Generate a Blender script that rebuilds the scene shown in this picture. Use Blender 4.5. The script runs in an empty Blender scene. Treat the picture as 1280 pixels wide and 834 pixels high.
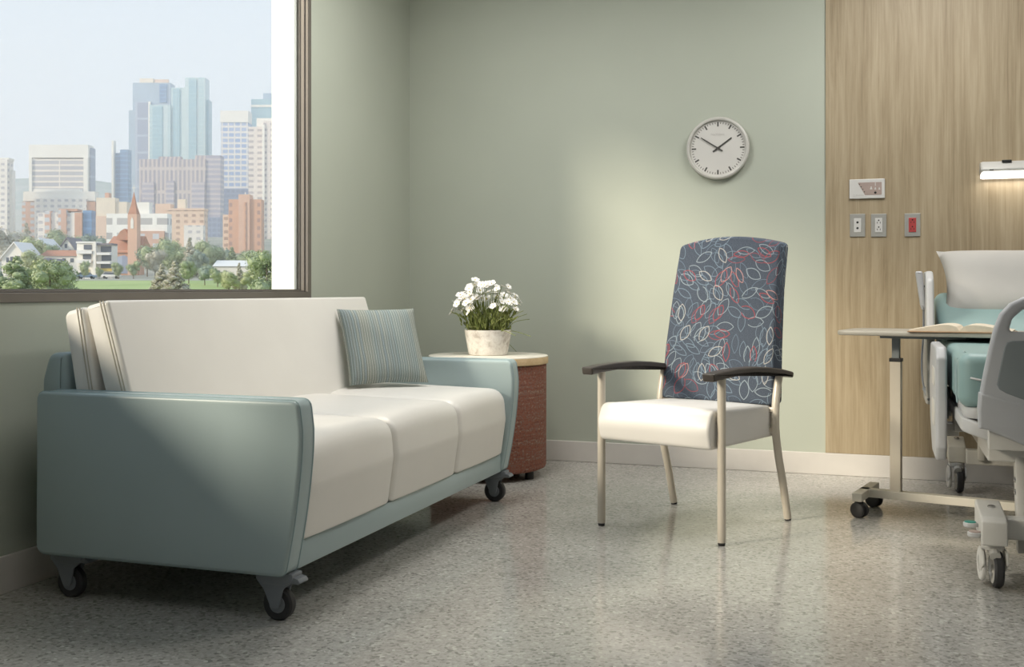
import bpy, bmesh, math, random
from mathutils import Vector, Matrix
random.seed(7)
PI = math.pi
R = math.radians
COL = bpy.context.scene.collection
SC = bpy.context.scene

# ------------------------------------------------------------------ materials
def new_mat(name):
    m = bpy.data.materials.new(name); m.use_nodes = True
    nt = m.node_tree
    return m, nt, nt.nodes['Principled BSDF']

class NG:
    """small helper for building shader maths"""
    def __init__(s, nt): s.nt = nt
    def n(s, t, **kw):
        x = s.nt.nodes.new(t)
        for k, v in kw.items(): setattr(x, k, v)
        return x
    def put(s, sock, v):
        if v is None: return
        if hasattr(v, 'is_output') or isinstance(v, bpy.types.NodeSocket): s.nt.links.new(v, sock)
        else: sock.default_value = v
    def m(s, op, a, b=None, c=None, clamp=False):
        x = s.n('ShaderNodeMath', operation=op); x.use_clamp = clamp
        for i, v in enumerate((a, b, c)): s.put(x.inputs[i], v)
        return x.outputs[0]
    def vm(s, op, a, b=None):
        x = s.n('ShaderNodeVectorMath', operation=op)
        s.put(x.inputs[0], a); s.put(x.inputs[1], b)
        return x.outputs['Value'] if op in ('LENGTH', 'DOT_PRODUCT', 'DISTANCE') else x.outputs[0]
    def coord(s, kind='Object'): return s.n('ShaderNodeTexCoord').outputs[kind]
    def mapv(s, v, scale=(1, 1, 1), loc=(0, 0, 0)):
        x = s.n('ShaderNodeMapping'); s.put(x.inputs['Vector'], v)
        x.inputs['Scale'].default_value = scale; x.inputs['Location'].default_value = loc
        return x.outputs[0]
    def noise(s, v, scale, detail=3, rough=.55, dist=0):
        x = s.n('ShaderNodeTexNoise'); s.put(x.inputs['Vector'], v)
        x.inputs['Scale'].default_value = scale; x.inputs['Detail'].default_value = detail
        x.inputs['Roughness'].default_value = rough; x.inputs['Distortion'].default_value = dist
        return x.outputs[0]
    def ramp(s, f, stops, interp='LINEAR'):
        x = s.n('ShaderNodeValToRGB'); s.put(x.inputs[0], f); r = x.color_ramp; r.interpolation = interp
        while len(r.elements) < len(stops): r.elements.new(.5)
        for e, (p, c) in zip(r.elements, stops):
            e.position = p; e.color = (c[0], c[1], c[2], 1) if not isinstance(c, (int, float)) else (c, c, c, 1)
        return x.outputs[0]
    def mix(s, f, a, b, kind='MIX'):
        x = s.n('ShaderNodeMix', data_type='RGBA', blend_type=kind)
        s.put(x.inputs[0], f)
        for i, v in ((6, a), (7, b)):
            if isinstance(v, tuple): v = (v[0], v[1], v[2], 1)
            s.put(x.inputs[i], v)
        return x.outputs[2]
    def xyz(s, v):
        x = s.n('ShaderNodeSeparateXYZ'); s.put(x.inputs[0], v); return x.outputs
    def comb(s, x_, y_, z_=0.0):
        x = s.n('ShaderNodeCombineXYZ')
        for i, v in enumerate((x_, y_, z_)): s.put(x.inputs[i], v)
        return x.outputs[0]
    def bump(s, h, strength=.2, dist=.01):
        x = s.n('ShaderNodeBump'); s.put(x.inputs['Height'], h)
        x.inputs['Strength'].default_value = strength; x.inputs['Distance'].default_value = dist
        return x.outputs[0]

def plain(name, col, rough=.5, metal=0., var=.06, vscale=8, bump=0, bscale=200, spec=None, coat=0):
    m, nt, b = new_mat(name); g = NG(nt)
    co = g.coord()
    n = g.noise(co, vscale, 3)
    dk = tuple(c * (1 - var) for c in col); lt = tuple(min(1, c * (1 + var)) for c in col)
    g.put(b.inputs['Base Color'], g.ramp(n, [(.3, dk), (.7, lt)]))
    b.inputs['Roughness'].default_value = rough; b.inputs['Metallic'].default_value = metal
    if spec is not None: b.inputs['Specular IOR Level'].default_value = spec
    if coat: b.inputs['Coat Weight'].default_value = coat
    if bump: g.put(b.inputs['Normal'], g.bump(g.noise(co, bscale, 2), bump, .002))
    return m

def emis(name, col, strength):
    m, nt, b = new_mat(name)
    b.inputs['Base Color'].default_value = (.9, .9, .9, 1)
    b.inputs['Emission Color'].default_value = (*col, 1); b.inputs['Emission Strength'].default_value = strength
    return m

M = {}
M['sage'] = plain('sage_paint', (.436, .464, .396), .75, var=.03, vscale=1.3, bump=.12, bscale=60)
M['sage_dark'] = plain('sage_paint_window_wall', (.436, .464, .396), .75, var=.03, vscale=1.3, bump=.12, bscale=60)
M['ceil'] = plain('ceiling_paint', (.8, .79, .76), .9, var=.02)
M['offwhite_wall'] = plain('plain_wall_paint', (.42, .42, .40), .85, var=.02)
M['base'] = plain('baseboard_vinyl', (.62, .59, .555), .5, var=.03)
M['frame'] = plain('bronze_aluminium', (.16, .142, .122), .42, metal=.25, var=.05)
M['reveal'] = plain('white_render', (.86, .85, .80), .85, var=.02)
M['vinyl_white'] = plain('cream_vinyl', (.77, .745, .70), .40, var=.025, vscale=3, bump=.06, bscale=350)
M['vinyl_teal'] = plain('pale_teal_vinyl', (.36, .445, .455), .36, var=.03, vscale=3, bump=.05, bscale=350)
M['seam_cream'] = plain('cream_thread', (.52, .48, .40), .6)
M['seam_teal'] = plain('teal_thread', (.30, .40, .42), .5)
M['caster_grey'] = plain('grey_caster_plastic', (.20, .22, .245), .45)
M['rubber'] = plain('black_rubber', (.025, .025, .027), .5, var=.2)
M['tyre'] = plain('dark_grey_tyre', (.030, .030, .033), .55, var=.15)
M['pale_metal'] = plain('champagne_metal', (.58, .53, .45), .38, metal=.15, var=.02)
M['arm_dark'] = plain('dark_brown_polymer', (.055, .047, .042), .42, var=.1)
M['seat_white'] = plain('white_vinyl', (.75, .73, .70), .42, var=.02, vscale=3, bump=.05, bscale=350)
M['bed_grey'] = plain('light_grey_plastic', (.42, .43, .45), .42, var=.03, vscale=4)
M['bed_white'] = plain('white_grey_plastic', (.47, .475, .48), .42, var=.03, vscale=4)
M['bed_panel'] = plain('slate_panel', (.20, .225, .235), .5, var=.04)
M['bed_metal'] = plain('grey_painted_steel', (.56, .55, .52), .42, var=.03)
M['bed_cream'] = plain('cream_painted_steel', (.60, .57, .50), .42, var=.03)
M['mattress'] = plain('aqua_mattress_cover', (.235, .355, .355), .45, var=.03, vscale=5, bump=.08, bscale=120)
M['linen'] = plain('white_linen', (.47, .455, .43), .85, var=.03, vscale=5, bump=.15, bscale=300)
M['steel'] = plain('polished_steel', (.55, .55, .54), .25, metal=.9)
M['laminate'] = plain('white_laminate', (.84, .80, .71), .35, var=.02)
M['obt_top'] = plain('greige_laminate', (.40, .38, .335), .32, var=.04, vscale=12)
M['paper'] = plain('book_paper', (.70, .62, .50), .85, var=.05, vscale=30)
M['cover'] = plain('tan_book_cover', (.42, .27, .16), .6, var=.05)
M['plate'] = plain('brushed_plate', (.36, .355, .33), .45, metal=.2, var=.04, vscale=40)
M['dev_white'] = plain('white_device', (.60, .59, .57), .4, var=.02)
M['dev_grey'] = plain('taupe_overlay', (.36, .28, .25), .5, var=.06, vscale=20)
M['red_dev'] = plain('red_receptacle', (.42, .06, .06), .4, var=.05)
M['black'] = plain('black_plastic', (.012, .012, .013), .45)
M['green_pad'] = plain('green_pedal_pad', (.03, .26, .21), .5)
M['clock_rim'] = plain('clock_rim', (.53, .52, .485), .4, var=.02)
M['clock_face'] = plain('clock_dial', (.60, .585, .555), .55, var=.01)
M['ink'] = plain('dark_ink', (.06, .058, .052), .6)
M['faint_ink'] = plain('faint_ink', (.50, .49, .47), .6)
M['soil'] = plain('soil', (.07, .05, .03), .9, var=.4, vscale=80)
M['petal'] = plain('white_petal', (.86, .85, .83), .6, var=.03, vscale=30)
M['stamen'] = plain('yellow_stamen', (.62, .5, .12), .6)
M['lamp_body'] = plain('lamp_grey', (.52, .51, .48), .4, var=.02)
M['lamp_glow'] = emis('lamp_glow', (1, .96, .90), 1.6)
M['fill_glow'] = emis('fill_panel_glow', (1, .97, .92), 3)  # glow of the added fill panels overhead

def mat_floor():
    m, nt, b = new_mat('polished_terrazzo'); g = NG(nt); co = g.coord()
    sp = g.n('ShaderNodeTexVoronoi'); g.put(sp.inputs['Vector'], co); sp.inputs['Scale'].default_value = 95; sp.inputs['Randomness'].default_value = 1
    rnd = g.xyz(sp.outputs['Color'])[0]
    chips = g.ramp(rnd, [(0, (.12, .117, .108)), (.12, (.20, .195, .18)), (.20, (.37, .36, .335)), (.72, (.43, .42, .39)), (.90, (.49, .478, .447)), (1, (.68, .665, .625))])
    fine = g.noise(co, 85, 4, .7)
    big = g.noise(co, 1.1, 4, .6)
    c = g.mix(.45, chips, g.ramp(fine, [(.32, (.17, .166, .155)), (.48, (.40, .39, .365)), (.72, (.53, .517, .482))]))
    c = g.mix(.32, c, g.ramp(big, [(.3, (.30, .29, .27)), (.7, (.72, .715, .70))]), 'OVERLAY')
    g.put(b.inputs['Base Color'], c)
    rr = g.noise(co, 7, 4, .65)
    rr2 = g.m('ADD', g.m('MULTIPLY', rr, .16), g.m('MULTIPLY', fine, .08))
    g.put(b.inputs['Roughness'], g.m('ADD', rr2, .02))
    b.inputs['Specular IOR Level'].default_value = .8
    hb = g.m('ADD', g.m('MULTIPLY', g.noise(co, 30, 2), .22), g.m('MULTIPLY', rnd, .06))
    g.put(b.inputs['Normal'], g.bump(hb, .07, .004))
    return m
M['floor'] = mat_floor()

def mat_wood(name, stops, scale=1.0, axis='Z', rough=.5):
    m, nt, b = new_mat(name); g = NG(nt); co = g.coord()
    s = {'Z': (1, 1, .045), 'X': (.045, 1, 1)}[axis]
    v = g.mapv(co, s)
    warp = g.noise(g.mapv(co, (1.5, 1.5, .6)), 1.2, 2)
    v2 = g.vm('ADD', v, g.vm('MULTIPLY', g.comb(warp, warp, warp), (.10, .10, .0)))
    a = g.noise(v2, 27 * scale, 6, .68)
    f = g.noise(g.mapv(co, tuple(q if q == 1 else .012 for q in s)), 190 * scale, 3, .6)
    k = g.m('ADD', g.m('MULTIPLY', a, .68), g.m('MULTIPLY', f, .32))
    g.put(b.inputs['Base Color'], g.ramp(k, stops))
    b.inputs['Roughness'].default_value = rough
    g.put(b.inputs['Normal'], g.bump(k, .12, .003))
    return m
M['oak'] = mat_wood('light_oak_panel', [(.30, (.215, .160, .094)), (.43, (.315, .247, .154)), (.55, (.385, .310, .204)), (.70, (.45, .372, .256))])
M['oak_edge'] = mat_wood('oak_edge', [(.3, (.45, .31, .16)), (.7, (.66, .50, .30))], 1, 'X')

def mat_petals():
    """slate fabric woven with outlined leaf shapes"""
    m, nt, b = new_mat('leaf_pattern_fabric'); g = NG(nt); uv = g.coord('UV')
    weave = g.noise(g.mapv(uv, (1, 3, 1)), 160, 2, .6)
    base = g.ramp(weave, [(.3, (.028, .039, .061)), (.7, (.078, .098, .132))])
    def layer(base, scale, off, rand, hl, col_stops, w, seed_keep=1.0):
        v = g.mapv(uv, (scale, scale, scale), off)
        vo = g.n('ShaderNodeTexVoronoi', voronoi_dimensions='2D'); g.put(vo.inputs['Vector'], v)
        vo.inputs['Scale'].default_value = 1; vo.inputs['Randomness'].default_value = rand
        p = g.vm('SUBTRACT', v, vo.outputs['Position'])
        cr, cg, cb = g.xyz(vo.outputs['Color'])[:3]
        ang = g.m('MULTIPLY', g.m('FLOOR', g.m('MULTIPLY', g.m('FRACT', g.m('MULTIPLY', cr, 13.7)), 6)), PI / 6)
        ca = g.m('COSINE', ang); sa = g.m('SINE', ang)
        px, py = g.xyz(p)[0], g.xyz(p)[1]
        x = g.m('ABSOLUTE', g.m('SUBTRACT', g.m('MULTIPLY', px, ca), g.m('MULTIPLY', py, sa)))
        y = g.m('ADD', g.m('MULTIPLY', px, sa), g.m('MULTIPLY', py, ca))
        wd = g.m('ADD', g.m('MULTIPLY', cb, hl * .22), hl * .36)          # half width
        # circle radius from half length and half width
        Rr = g.m('DIVIDE', g.m('ADD', g.m('MULTIPLY', wd, wd), hl * hl), g.m('MULTIPLY', wd, 2))
        cx = g.m('ADD', x, g.m('SUBTRACT', Rr, wd))
        d = g.m('SUBTRACT', g.m('SQRT', g.m('ADD', g.m('MULTIPLY', cx, cx), g.m('MULTIPLY', y, y))), Rr)
        line = g.m('LESS_THAN', g.m('ABSOLUTE', d), w)
        if seed_keep < 1: line = g.m('MULTIPLY', line, g.m('LESS_THAN', cg, seed_keep))
        col = g.ramp(g.m('FRACT', g.m('MULTIPLY', cg, 7.31)), col_stops, 'CONSTANT')
        return g.mix(g.m('MULTIPLY', line, .72), base, col)
    blue = (.17, .235, .30); pale = (.30, .36, .40); wht = (.46, .44, .41); red = (.34, .05, .055); pink = (.46, .24, .22)
    c = layer(base, 12, (0, 0, 0), .35, .50, [(0, blue), (.4, (.12, .17, .23)), (.8, pale)], .019)
    c = layer(c, 12, (.77, .21, 0), .4, .48, [(0, (.15, .20, .26)), (.5, pale), (.8, blue)], .017, .5)
    c = layer(c, 12, (.5, .47, 0), .4, .50, [(0, blue), (.40, red), (.6, pale), (.85, (.24, .05, .065))], .022, .85)
    c = layer(c, 11.5, (.31, .8, 0), .5, .44, [(0, wht), (.4, pink), (.6, wht), (.78, red)], .021, .45)
    g.put(b.inputs['Base Color'], c)
    b.inputs['Roughness'].default_value = .85
    g.put(b.inputs['Normal'], g.bump(weave, .25, .002))
    return m
M['petals'] = mat_petals()

def mat_tweed():
    m, nt, b = new_mat('rust_tweed'); g = NG(nt); uv = g.coord('UV')
    wv = g.noise(g.mapv(uv, (150, 100, 1)), 1, 2, .7)
    bands = g.noise(g.mapv(uv, (2.2, 42, 1)), 1, 3, .6)
    k = g.m('ADD', g.m('MULTIPLY', wv, .6), g.m('MULTIPLY', bands, .40))
    c = g.ramp(k, [(.34, (.05, .035, .035)), (.42, (.18, .065, .045)), (.50, (.26, .09, .055)), (.56, (.17, .12, .10)), (.62, (.36, .22, .15)), (.70, (.46, .36, .28))])
    g.put(b.inputs['Base Color'], c); b.inputs['Roughness'].default_value = .9
    g.put(b.inputs['Normal'], g.bump(wv, .5, .003))
    return m
M['tweed'] = mat_tweed()

def mat_stripes():
    m, nt, b = new_mat('striped_cushion_fabric'); g = NG(nt); uv = g.coord('UV')
    u = g.xyz(uv)[0]
    wob = g.noise(g.mapv(uv, (3, 3, 3)), 2, 2)
    ph = g.m('ADD', g.m('MULTIPLY', u, 33), g.m('MULTIPLY', wob, .45))
    fr = g.m('FRACT', ph)
    cell = g.n('ShaderNodeTexWhiteNoise', noise_dimensions='1D'); g.put(cell.inputs['W'], g.m('FLOOR', ph))
    ground = g.ramp(cell.outputs['Value'], [(0, (.17, .215, .215)), (.35, (.205, .25, .245)), (.65, (.235, .25, .215)), (1, (.18, .22, .23))])
    line = g.ramp(fr, [(0, 0), (.40, 0), (.5, 1), (.62, .9), (.72, 0)])
    lc = g.ramp(cell.outputs['Value'], [(0, (.36, .42, .42)), (.5, (.44, .45, .39)), (1, (.30, .38, .40))])
    fine = g.noise(g.mapv(uv, (60, 200, 1)), 1, 2)
    c = g.mix(line, ground, lc)
    c = g.mix(.35, c, g.ramp(fine, [(.3, .28), (.7, .72)]), 'OVERLAY')
    g.put(b.inputs['Base Color'], c); b.inputs['Roughness'].default_value = .85
    g.put(b.inputs['Normal'], g.bump(line, .35, .003))
    return m
M['stripes'] = mat_stripes()

def mat_pot():
    m, nt, b = new_mat('weathered_whitewash'); g = NG(nt); co = g.coord()
    n = g.noise(co, 22, 5, .7, .5)
    c = g.ramp(n, [(.30, (.38, .33, .28)), (.46, (.64, .60, .55)), (.65, (.76, .73, .68))])
    g.put(b.inputs['Base Color'], c); b.inputs['Roughness'].default_value = .9
    g.put(b.inputs['Normal'], g.bump(n, .3, .006))
    return m
M['pot'] = mat_pot()

def mat_leaf(name, stops, scale=30, trans=.25):
    m, nt, b = new_mat(name); g = NG(nt); co = g.coord()
    n = g.noise(co, scale, 3, .6)
    g.put(b.inputs['Base Color'], g.ramp(n, stops)); b.inputs['Roughness'].default_value = .65
    return m
M['leaf'] = mat_leaf('herb_leaf', [(.3, (.09, .12, .025)), (.5, (.19, .23, .06)), (.7, (.34, .36, .13))], 45)
M['t_green'] = mat_leaf('tree_green', [(.3, (0.254, 0.305, 0.177)), (.7, (0.474, 0.535, 0.312))], .8)
M['t_yellow'] = mat_leaf('tree_yellow_green', [(.3, (0.398, 0.432, 0.235)), (.7, (0.629, 0.655, 0.39))], .8)
M['t_blue'] = mat_leaf('tree_blue_green', [(.3, (0.228, 0.279, 0.228)), (.7, (0.398, 0.466, 0.372))], .8)
M['t_dry'] = mat_leaf('tree_dry_grey', [(.3, (0.431, 0.397, 0.311)), (.7, (0.683, 0.649, 0.538))], .8)
M['bark'] = plain('bark', (.20, .15, .11), .9, var=.3)
M['grass'] = mat_leaf('lawn_grass', [(.3, (.30, .40, .12)), (.7, (.42, .50, .18))], .08)
M['town_ground'] = mat_leaf('town_ground', [(.3, (.20, .22, .14)), (.5, (.36, .34, .27)), (.7, (.46, .43, .37))], .035)
M['hill'] = mat_leaf('wooded_hill', [(.3, (.16, .22, .18)), (.5, (.26, .31, .26)), (.68, (.48, .44, .42))], .02)

def mat_glass():
    m, nt, b = new_mat('window_glass'); g = NG(nt)
    tr = g.n('ShaderNodeBsdfTransparent'); tr.inputs[0].default_value = (.965, .98, .975, 1)
    gl = g.n('ShaderNodeBsdfGlossy'); gl.inputs['Roughness'].default_value = .0
    mx = g.n('ShaderNodeMixShader'); mx.inputs[0].default_value = .02
    nt.links.new(tr.outputs[0], mx.inputs[1]); nt.links.new(gl.outputs[0], mx.inputs[2])
    nt.links.new(mx.outputs[0], nt.nodes['Material Output'].inputs[0]); nt.nodes.remove(b)
    return m
M['glass'] = mat_glass()

def facade(name, wall, win, bay=3.4, floor=3.5, ww=.6, wh=.5, rough=.6, win2=None, jitter=.25):
    m, nt, b = new_mat(name); g = NG(nt); co = g.coord()
    x, y, z = g.xyz(co)[:3]
    h = g.m('ADD', x, y)
    px = g.m('DIVIDE', h, bay); pz = g.m('DIVIDE', z, floor)
    inx = g.m('LESS_THAN', g.m('FRACT', px), ww); inz = g.m('LESS_THAN', g.m('FRACT', pz), wh)
    nrm = g.n('ShaderNodeNewGeometry').outputs['Normal']
    side = g.m('LESS_THAN', g.m('ABSOLUTE', g.xyz(nrm)[2]), .5)
    msk = g.m('MULTIPLY', g.m('MULTIPLY', inx, inz), side)
    wn = g.n('ShaderNodeTexWhiteNoise', noise_dimensions='2D'); g.put(wn.inputs['Vector'], g.comb(g.m('FLOOR', px), g.m('FLOOR', pz)))
    wc = g.mix(g.m('MULTIPLY', wn.outputs['Value'], jitter if win2 is None else 1.0), win, win2 or wall)
    wl = g.ramp(g.noise(co, .12, 3), [(.3, tuple(c * .94 for c in wall)), (.7, tuple(min(1, c * 1.05) for c in wall))])
    g.put(b.inputs['Base Color'], g.mix(msk, wl, wc))
    b.inputs['Roughness'].default_value = rough
    return m

# ------------------------------------------------------------------ mesh helpers
def link(o): COL.objects.link(o); return o

class MB:
    def __init__(s): s.bm = bmesh.new(); s.uvl = None
    def add(s, verts, faces, mat=None, uvs=None):
        vs = [s.bm.verts.new(mat @ Vector(v) if mat else Vector(v)) for v in verts]
        for f in faces:
            try: fc = s.bm.faces.new([vs[i] for i in f])
            except ValueError: continue
            if uvs:
                if s.uvl is None: s.uvl = s.bm.loops.layers.uv.new('UVMap')
                for lp, i in zip(fc.loops, f): lp[s.uvl].uv = uvs[i]
        return s
    def box(s, x0, x1, y0, y1, z0, z1, bev=0, seg=2, mat=None):
        b2 = bmesh.new(); bmesh.ops.create_cube(b2, size=1)
        for v in b2.verts:
            v.co = Vector(((x0 + x1) / 2 + v.co.x * (x1 - x0), (y0 + y1) / 2 + v.co.y * (y1 - y0), (z0 + z1) / 2 + v.co.z * (z1 - z0)))
        if bev: bmesh.ops.bevel(b2, geom=list(b2.edges), offset=bev, segments=seg, affect='EDGES', profile=.5)
        s.merge(b2, mat); return s
    def merge(s, b2, mat=None):
        b2.verts.index_update()
        s.add([v.co.copy() for v in b2.verts], [[v.index for v in f.verts] for f in b2.faces], mat); b2.free(); return s
    def ico(s, c, r, sub=2, scale=(1, 1, 1)):
        b2 = bmesh.new(); bmesh.ops.create_icosphere(b2, subdivisions=sub, radius=r)
        for v in b2.verts: v.co = Vector((v.co.x * scale[0], v.co.y * scale[1], v.co.z * scale[2])) + Vector(c)
        return s.merge(b2)
    def lathe(s, prof, n=48, mat=None, uvh=None):
        """prof = [(r, z), ...] about z; r = 0 closes"""
        vs = []; fs = []; uv = []
        for (r, z) in prof:
            for k in range(n + 1):
                a = 2 * PI * k / n; vs.append((r * math.cos(a), r * math.sin(a), z)); uv.append((k / n, z))
        for i in range(len(prof) - 1):
            for k in range(n):
                a = i * (n + 1) + k; fs.append((a, a + 1, a + n + 2, a + n + 1))
        s.add(vs, fs, mat, uv if uvh else None)
        bmesh.ops.remove_doubles(s.bm, verts=s.bm.verts, dist=1e-6)
        return s
    def tube(s, path, r, n=12, caps=True, mat=None):
        P = [Vector(p) for p in path]; rs = r if isinstance(r, (list, tuple)) else [r] * len(P)
        T = [(P[min(i + 1, len(P) - 1)] - P[max(i - 1, 0)]).normalized() for i in range(len(P))]
        ref = Vector((0, 0, 1)) if abs(T[0].z) < .9 else Vector((1, 0, 0))
        u = T[0].cross(ref).normalized(); vs = []; fs = []
        for i, p in enumerate(P):
            u = (u - T[i] * u.dot(T[i])).normalized(); w = T[i].cross(u)
            for k in range(n):
                a = 2 * PI * k / n; vs.append(p + (u * math.cos(a) + w * math.sin(a)) * rs[i])
        for i in range(len(P) - 1):
            for k in range(n):
                a = i * n + k; b = i * n + (k + 1) % n; fs.append((a, b, b + n, a + n))
        if caps: fs.append(tuple(range(n - 1, -1, -1))); fs.append(tuple(range((len(P) - 1) * n, len(P) * n)))
        return s.add(vs, fs, mat)
    def soft(s, prof, t0, t1, r, axis='y', seg=4, fn=None, uvfn=None, mid=1, mat=None):
        """convex-ish outline prof in the plane across axis, swept t0..t1 with rounded end edges of radius r"""
        n = len(prof)
        area = sum(prof[i][0] * prof[(i + 1) % n][1] - prof[(i + 1) % n][0] * prof[i][1] for i in range(n))
        if area < 0: prof = prof[::-1]
        nr = []
        for i in range(n):
            a = Vector(prof[i]) - Vector(prof[i - 1]); b = Vector(prof[(i + 1) % n]) - Vector(prof[i])
            na = Vector((a.y, -a.x)).normalized(); nb = Vector((b.y, -b.x)).normalized()
            q = na + nb; q = q / max(.5, q.length_squared / 2) if q.length > 1e-6 else na
            nr.append(q)
        rings = []
        for k in range(seg + 1):
            a = PI / 2 * k / seg; rings.append((t0 + r * (1 - math.sin(a)), r * (1 - math.cos(a)))) if False else rings.append((t0 + r * (1 - math.cos(a)), r * (1 - math.sin(a))))
        for k in range(1, mid): rings.append((t0 + r + (t1 - t0 - 2 * r) * k / mid, 0))
        for k in range(seg, -1, -1):
            a = PI / 2 * k / seg; rings.append((t1 - r * (1 - math.cos(a)), r * (1 - math.sin(a))))
        vs = []; uv = []
        for (t, ins) in rings:
            for p, q in zip(prof, nr):
                a, b = p[0] - q[0] * ins, p[1] - q[1] * ins
                v = {'x': (t, a, b), 'y': (a, t, b), 'z': (a, b, t)}[axis]
                if fn: v = fn(*v)
                vs.append(v)
                if uvfn: uv.append(uvfn(v, a, b, t))
        fs = []
        for i in range(len(rings) - 1):
            for k in range(n):
                a = i * n + k; b = i * n + (k + 1) % n; fs.append((a, b, b + n, a + n))
        fs.append(tuple(range(n))); fs.append(tuple(range((len(rings) - 1) * n, len(rings) * n)))
        return s.add(vs, fs, mat, uv if uvfn else None)
    def build(s, name, mat, parent=None, world=False, smooth=True, auto=35):
        bmesh.ops.recalc_face_normals(s.bm, faces=s.bm.faces)
        if world and parent is not None:
            root = parent
            while root.parent: root = root.parent
            s.bm.transform((Matrix.Translation(root.location) @ Matrix.Rotation(root.rotation_euler.z, 4, 'Z')).inverted())
        if smooth:
            ang = R(auto)
            for f in s.bm.faces: f.smooth = True
            for e in s.bm.edges:
                e.smooth = not (len(e.link_faces) == 2 and e.calc_face_angle(0) > ang)
        me = bpy.data.meshes.new(name); s.bm.to_mesh(me); s.bm.free()
        me.materials.append(mat)
        o = link(bpy.data.objects.new(name, me)); o.parent = parent
        return o

def rpoly(pts, rad, n=5):
    """round the corners of a polygon; rad = one radius or one per corner"""
    out = []; N = len(pts); rad = rad if isinstance(rad, (list, tuple)) else [rad] * N
    for i in range(N):
        p = Vector(pts[i]); a = Vector(pts[i - 1]) - p; b = Vector(pts[(i + 1) % N]) - p
        r = rad[i]
        if r <= 0: out.append(tuple(p)); continue
        th = a.angle(b); d = min(r / math.tan(th / 2), a.length * .49, b.length * .49)
        p0 = p + a.normalized() * d; p1 = p + b.normalized() * d
        for k in range(n + 1):
            t = k / n; q = p0 * (1 - t) ** 2 + p * 2 * t * (1 - t) + p1 * t ** 2; out.append((q.x, q.y))
    return out

def smooth_path(pts, n=6):
    P = [Vector(p) for p in pts]; out = []
    for i in range(len(P) - 1):
        p0 = P[max(i - 1, 0)]; p1 = P[i]; p2 = P[i + 1]; p3 = P[min(i + 2, len(P) - 1)]
        for k in range(n):
            t = k / n
            out.append(.5 * ((2 * p1) + (-p0 + p2) * t + (2 * p0 - 5 * p1 + 4 * p2 - p3) * t * t + (-p0 + 3 * p1 - 3 * p2 + p3) * t ** 3))
    out.append(P[-1]); return out

def tag(o, label, cat, group=None):
    o['label'] = label; o['category'] = cat
    if group: o['group'] = group
    return o
def thing(name, label, cat, loc=(0, 0, 0), rotz=0, group=None):
    o = link(bpy.data.objects.new(name, None)); o.location = loc; o.rotation_euler = (0, 0, rotz); o.empty_display_size = .1
    return tag(o, label, cat, group)
def struct(o, label=None):
    o['kind'] = 'structure'
    if label: o['label'] = label
    return o
def copy_part(o, parent, loc=(0, 0, 0), rot=None):
    c = o.copy(); COL.objects.link(c); c.parent = parent
    if loc is not None: c.location = loc
    if rot is not None: c.rotation_euler = rot
    for ch in list(o.children):
        k = ch.copy(); COL.objects.link(k); k.parent = c
    return c

def curve_mesh(name, splines, extrude, bevel, mat, parent, matrix, world=True, res=3):
    """flat outline (holes allowed) with thickness and rounded edges, as a mesh"""
    cu = bpy.data.curves.new(name, 'CURVE'); cu.dimensions = '2D'; cu.fill_mode = 'BOTH'
    cu.extrude = extrude - bevel; cu.bevel_depth = bevel; cu.bevel_resolution = res; cu.offset = -bevel
    for pts in splines:
        sp = cu.splines.new('POLY'); sp.points.add(len(pts) - 1); sp.use_cyclic_u = True
        for q, p in zip(sp.points, pts): q.co = (p[0], p[1], 0, 1)
    t = bpy.data.objects.new('tmp', cu); COL.objects.link(t)
    dg = bpy.context.evaluated_depsgraph_get(); dg.update()
    me = bpy.data.meshes.new_from_object(t.evaluated_get(dg))
    bpy.data.objects.remove(t); bpy.data.curves.remove(cu)
    b = MB(); b2 = bmesh.new(); b2.from_mesh(me); bmesh.ops.remove_doubles(b2, verts=b2.verts, dist=1e-5)
    b.merge(b2, matrix); bpy.data.meshes.remove(me)
    return b.build(name, mat, parent, world)

def text_mesh(name, body, size, mat, parent, matrix, extrude=.0006, world=True):
    cu = bpy.data.curves.new(name, 'FONT'); cu.body = body; cu.size = size; cu.extrude = extrude
    cu.align_x = 'CENTER'; cu.align_y = 'CENTER'
    t = bpy.data.objects.new('tmp', cu); COL.objects.link(t)
    dg = bpy.context.evaluated_depsgraph_get(); dg.update()
    me = bpy.data.meshes.new_from_object(t.evaluated_get(dg))
    bpy.data.objects.remove(t); bpy.data.curves.remove(cu)
    b = MB(); b2 = bmesh.new(); b2.from_mesh(me); b.merge(b2, matrix); bpy.data.meshes.remove(me)
    return b.build(name, mat, parent, world, smooth=False)

FRONT = Matrix(((1, 0, 0, 0), (0, 0, 1, 0), (0, 1, 0, 0), (0, 0, 0, 1)))    # local (x, y, depth) -> world (x, depth, z)
def facing(x, y, z): return Matrix.Translation((x, y, z)) @ Matrix.Rotation(PI / 2, 4, 'X')   # drawn plane faces -y

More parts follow.
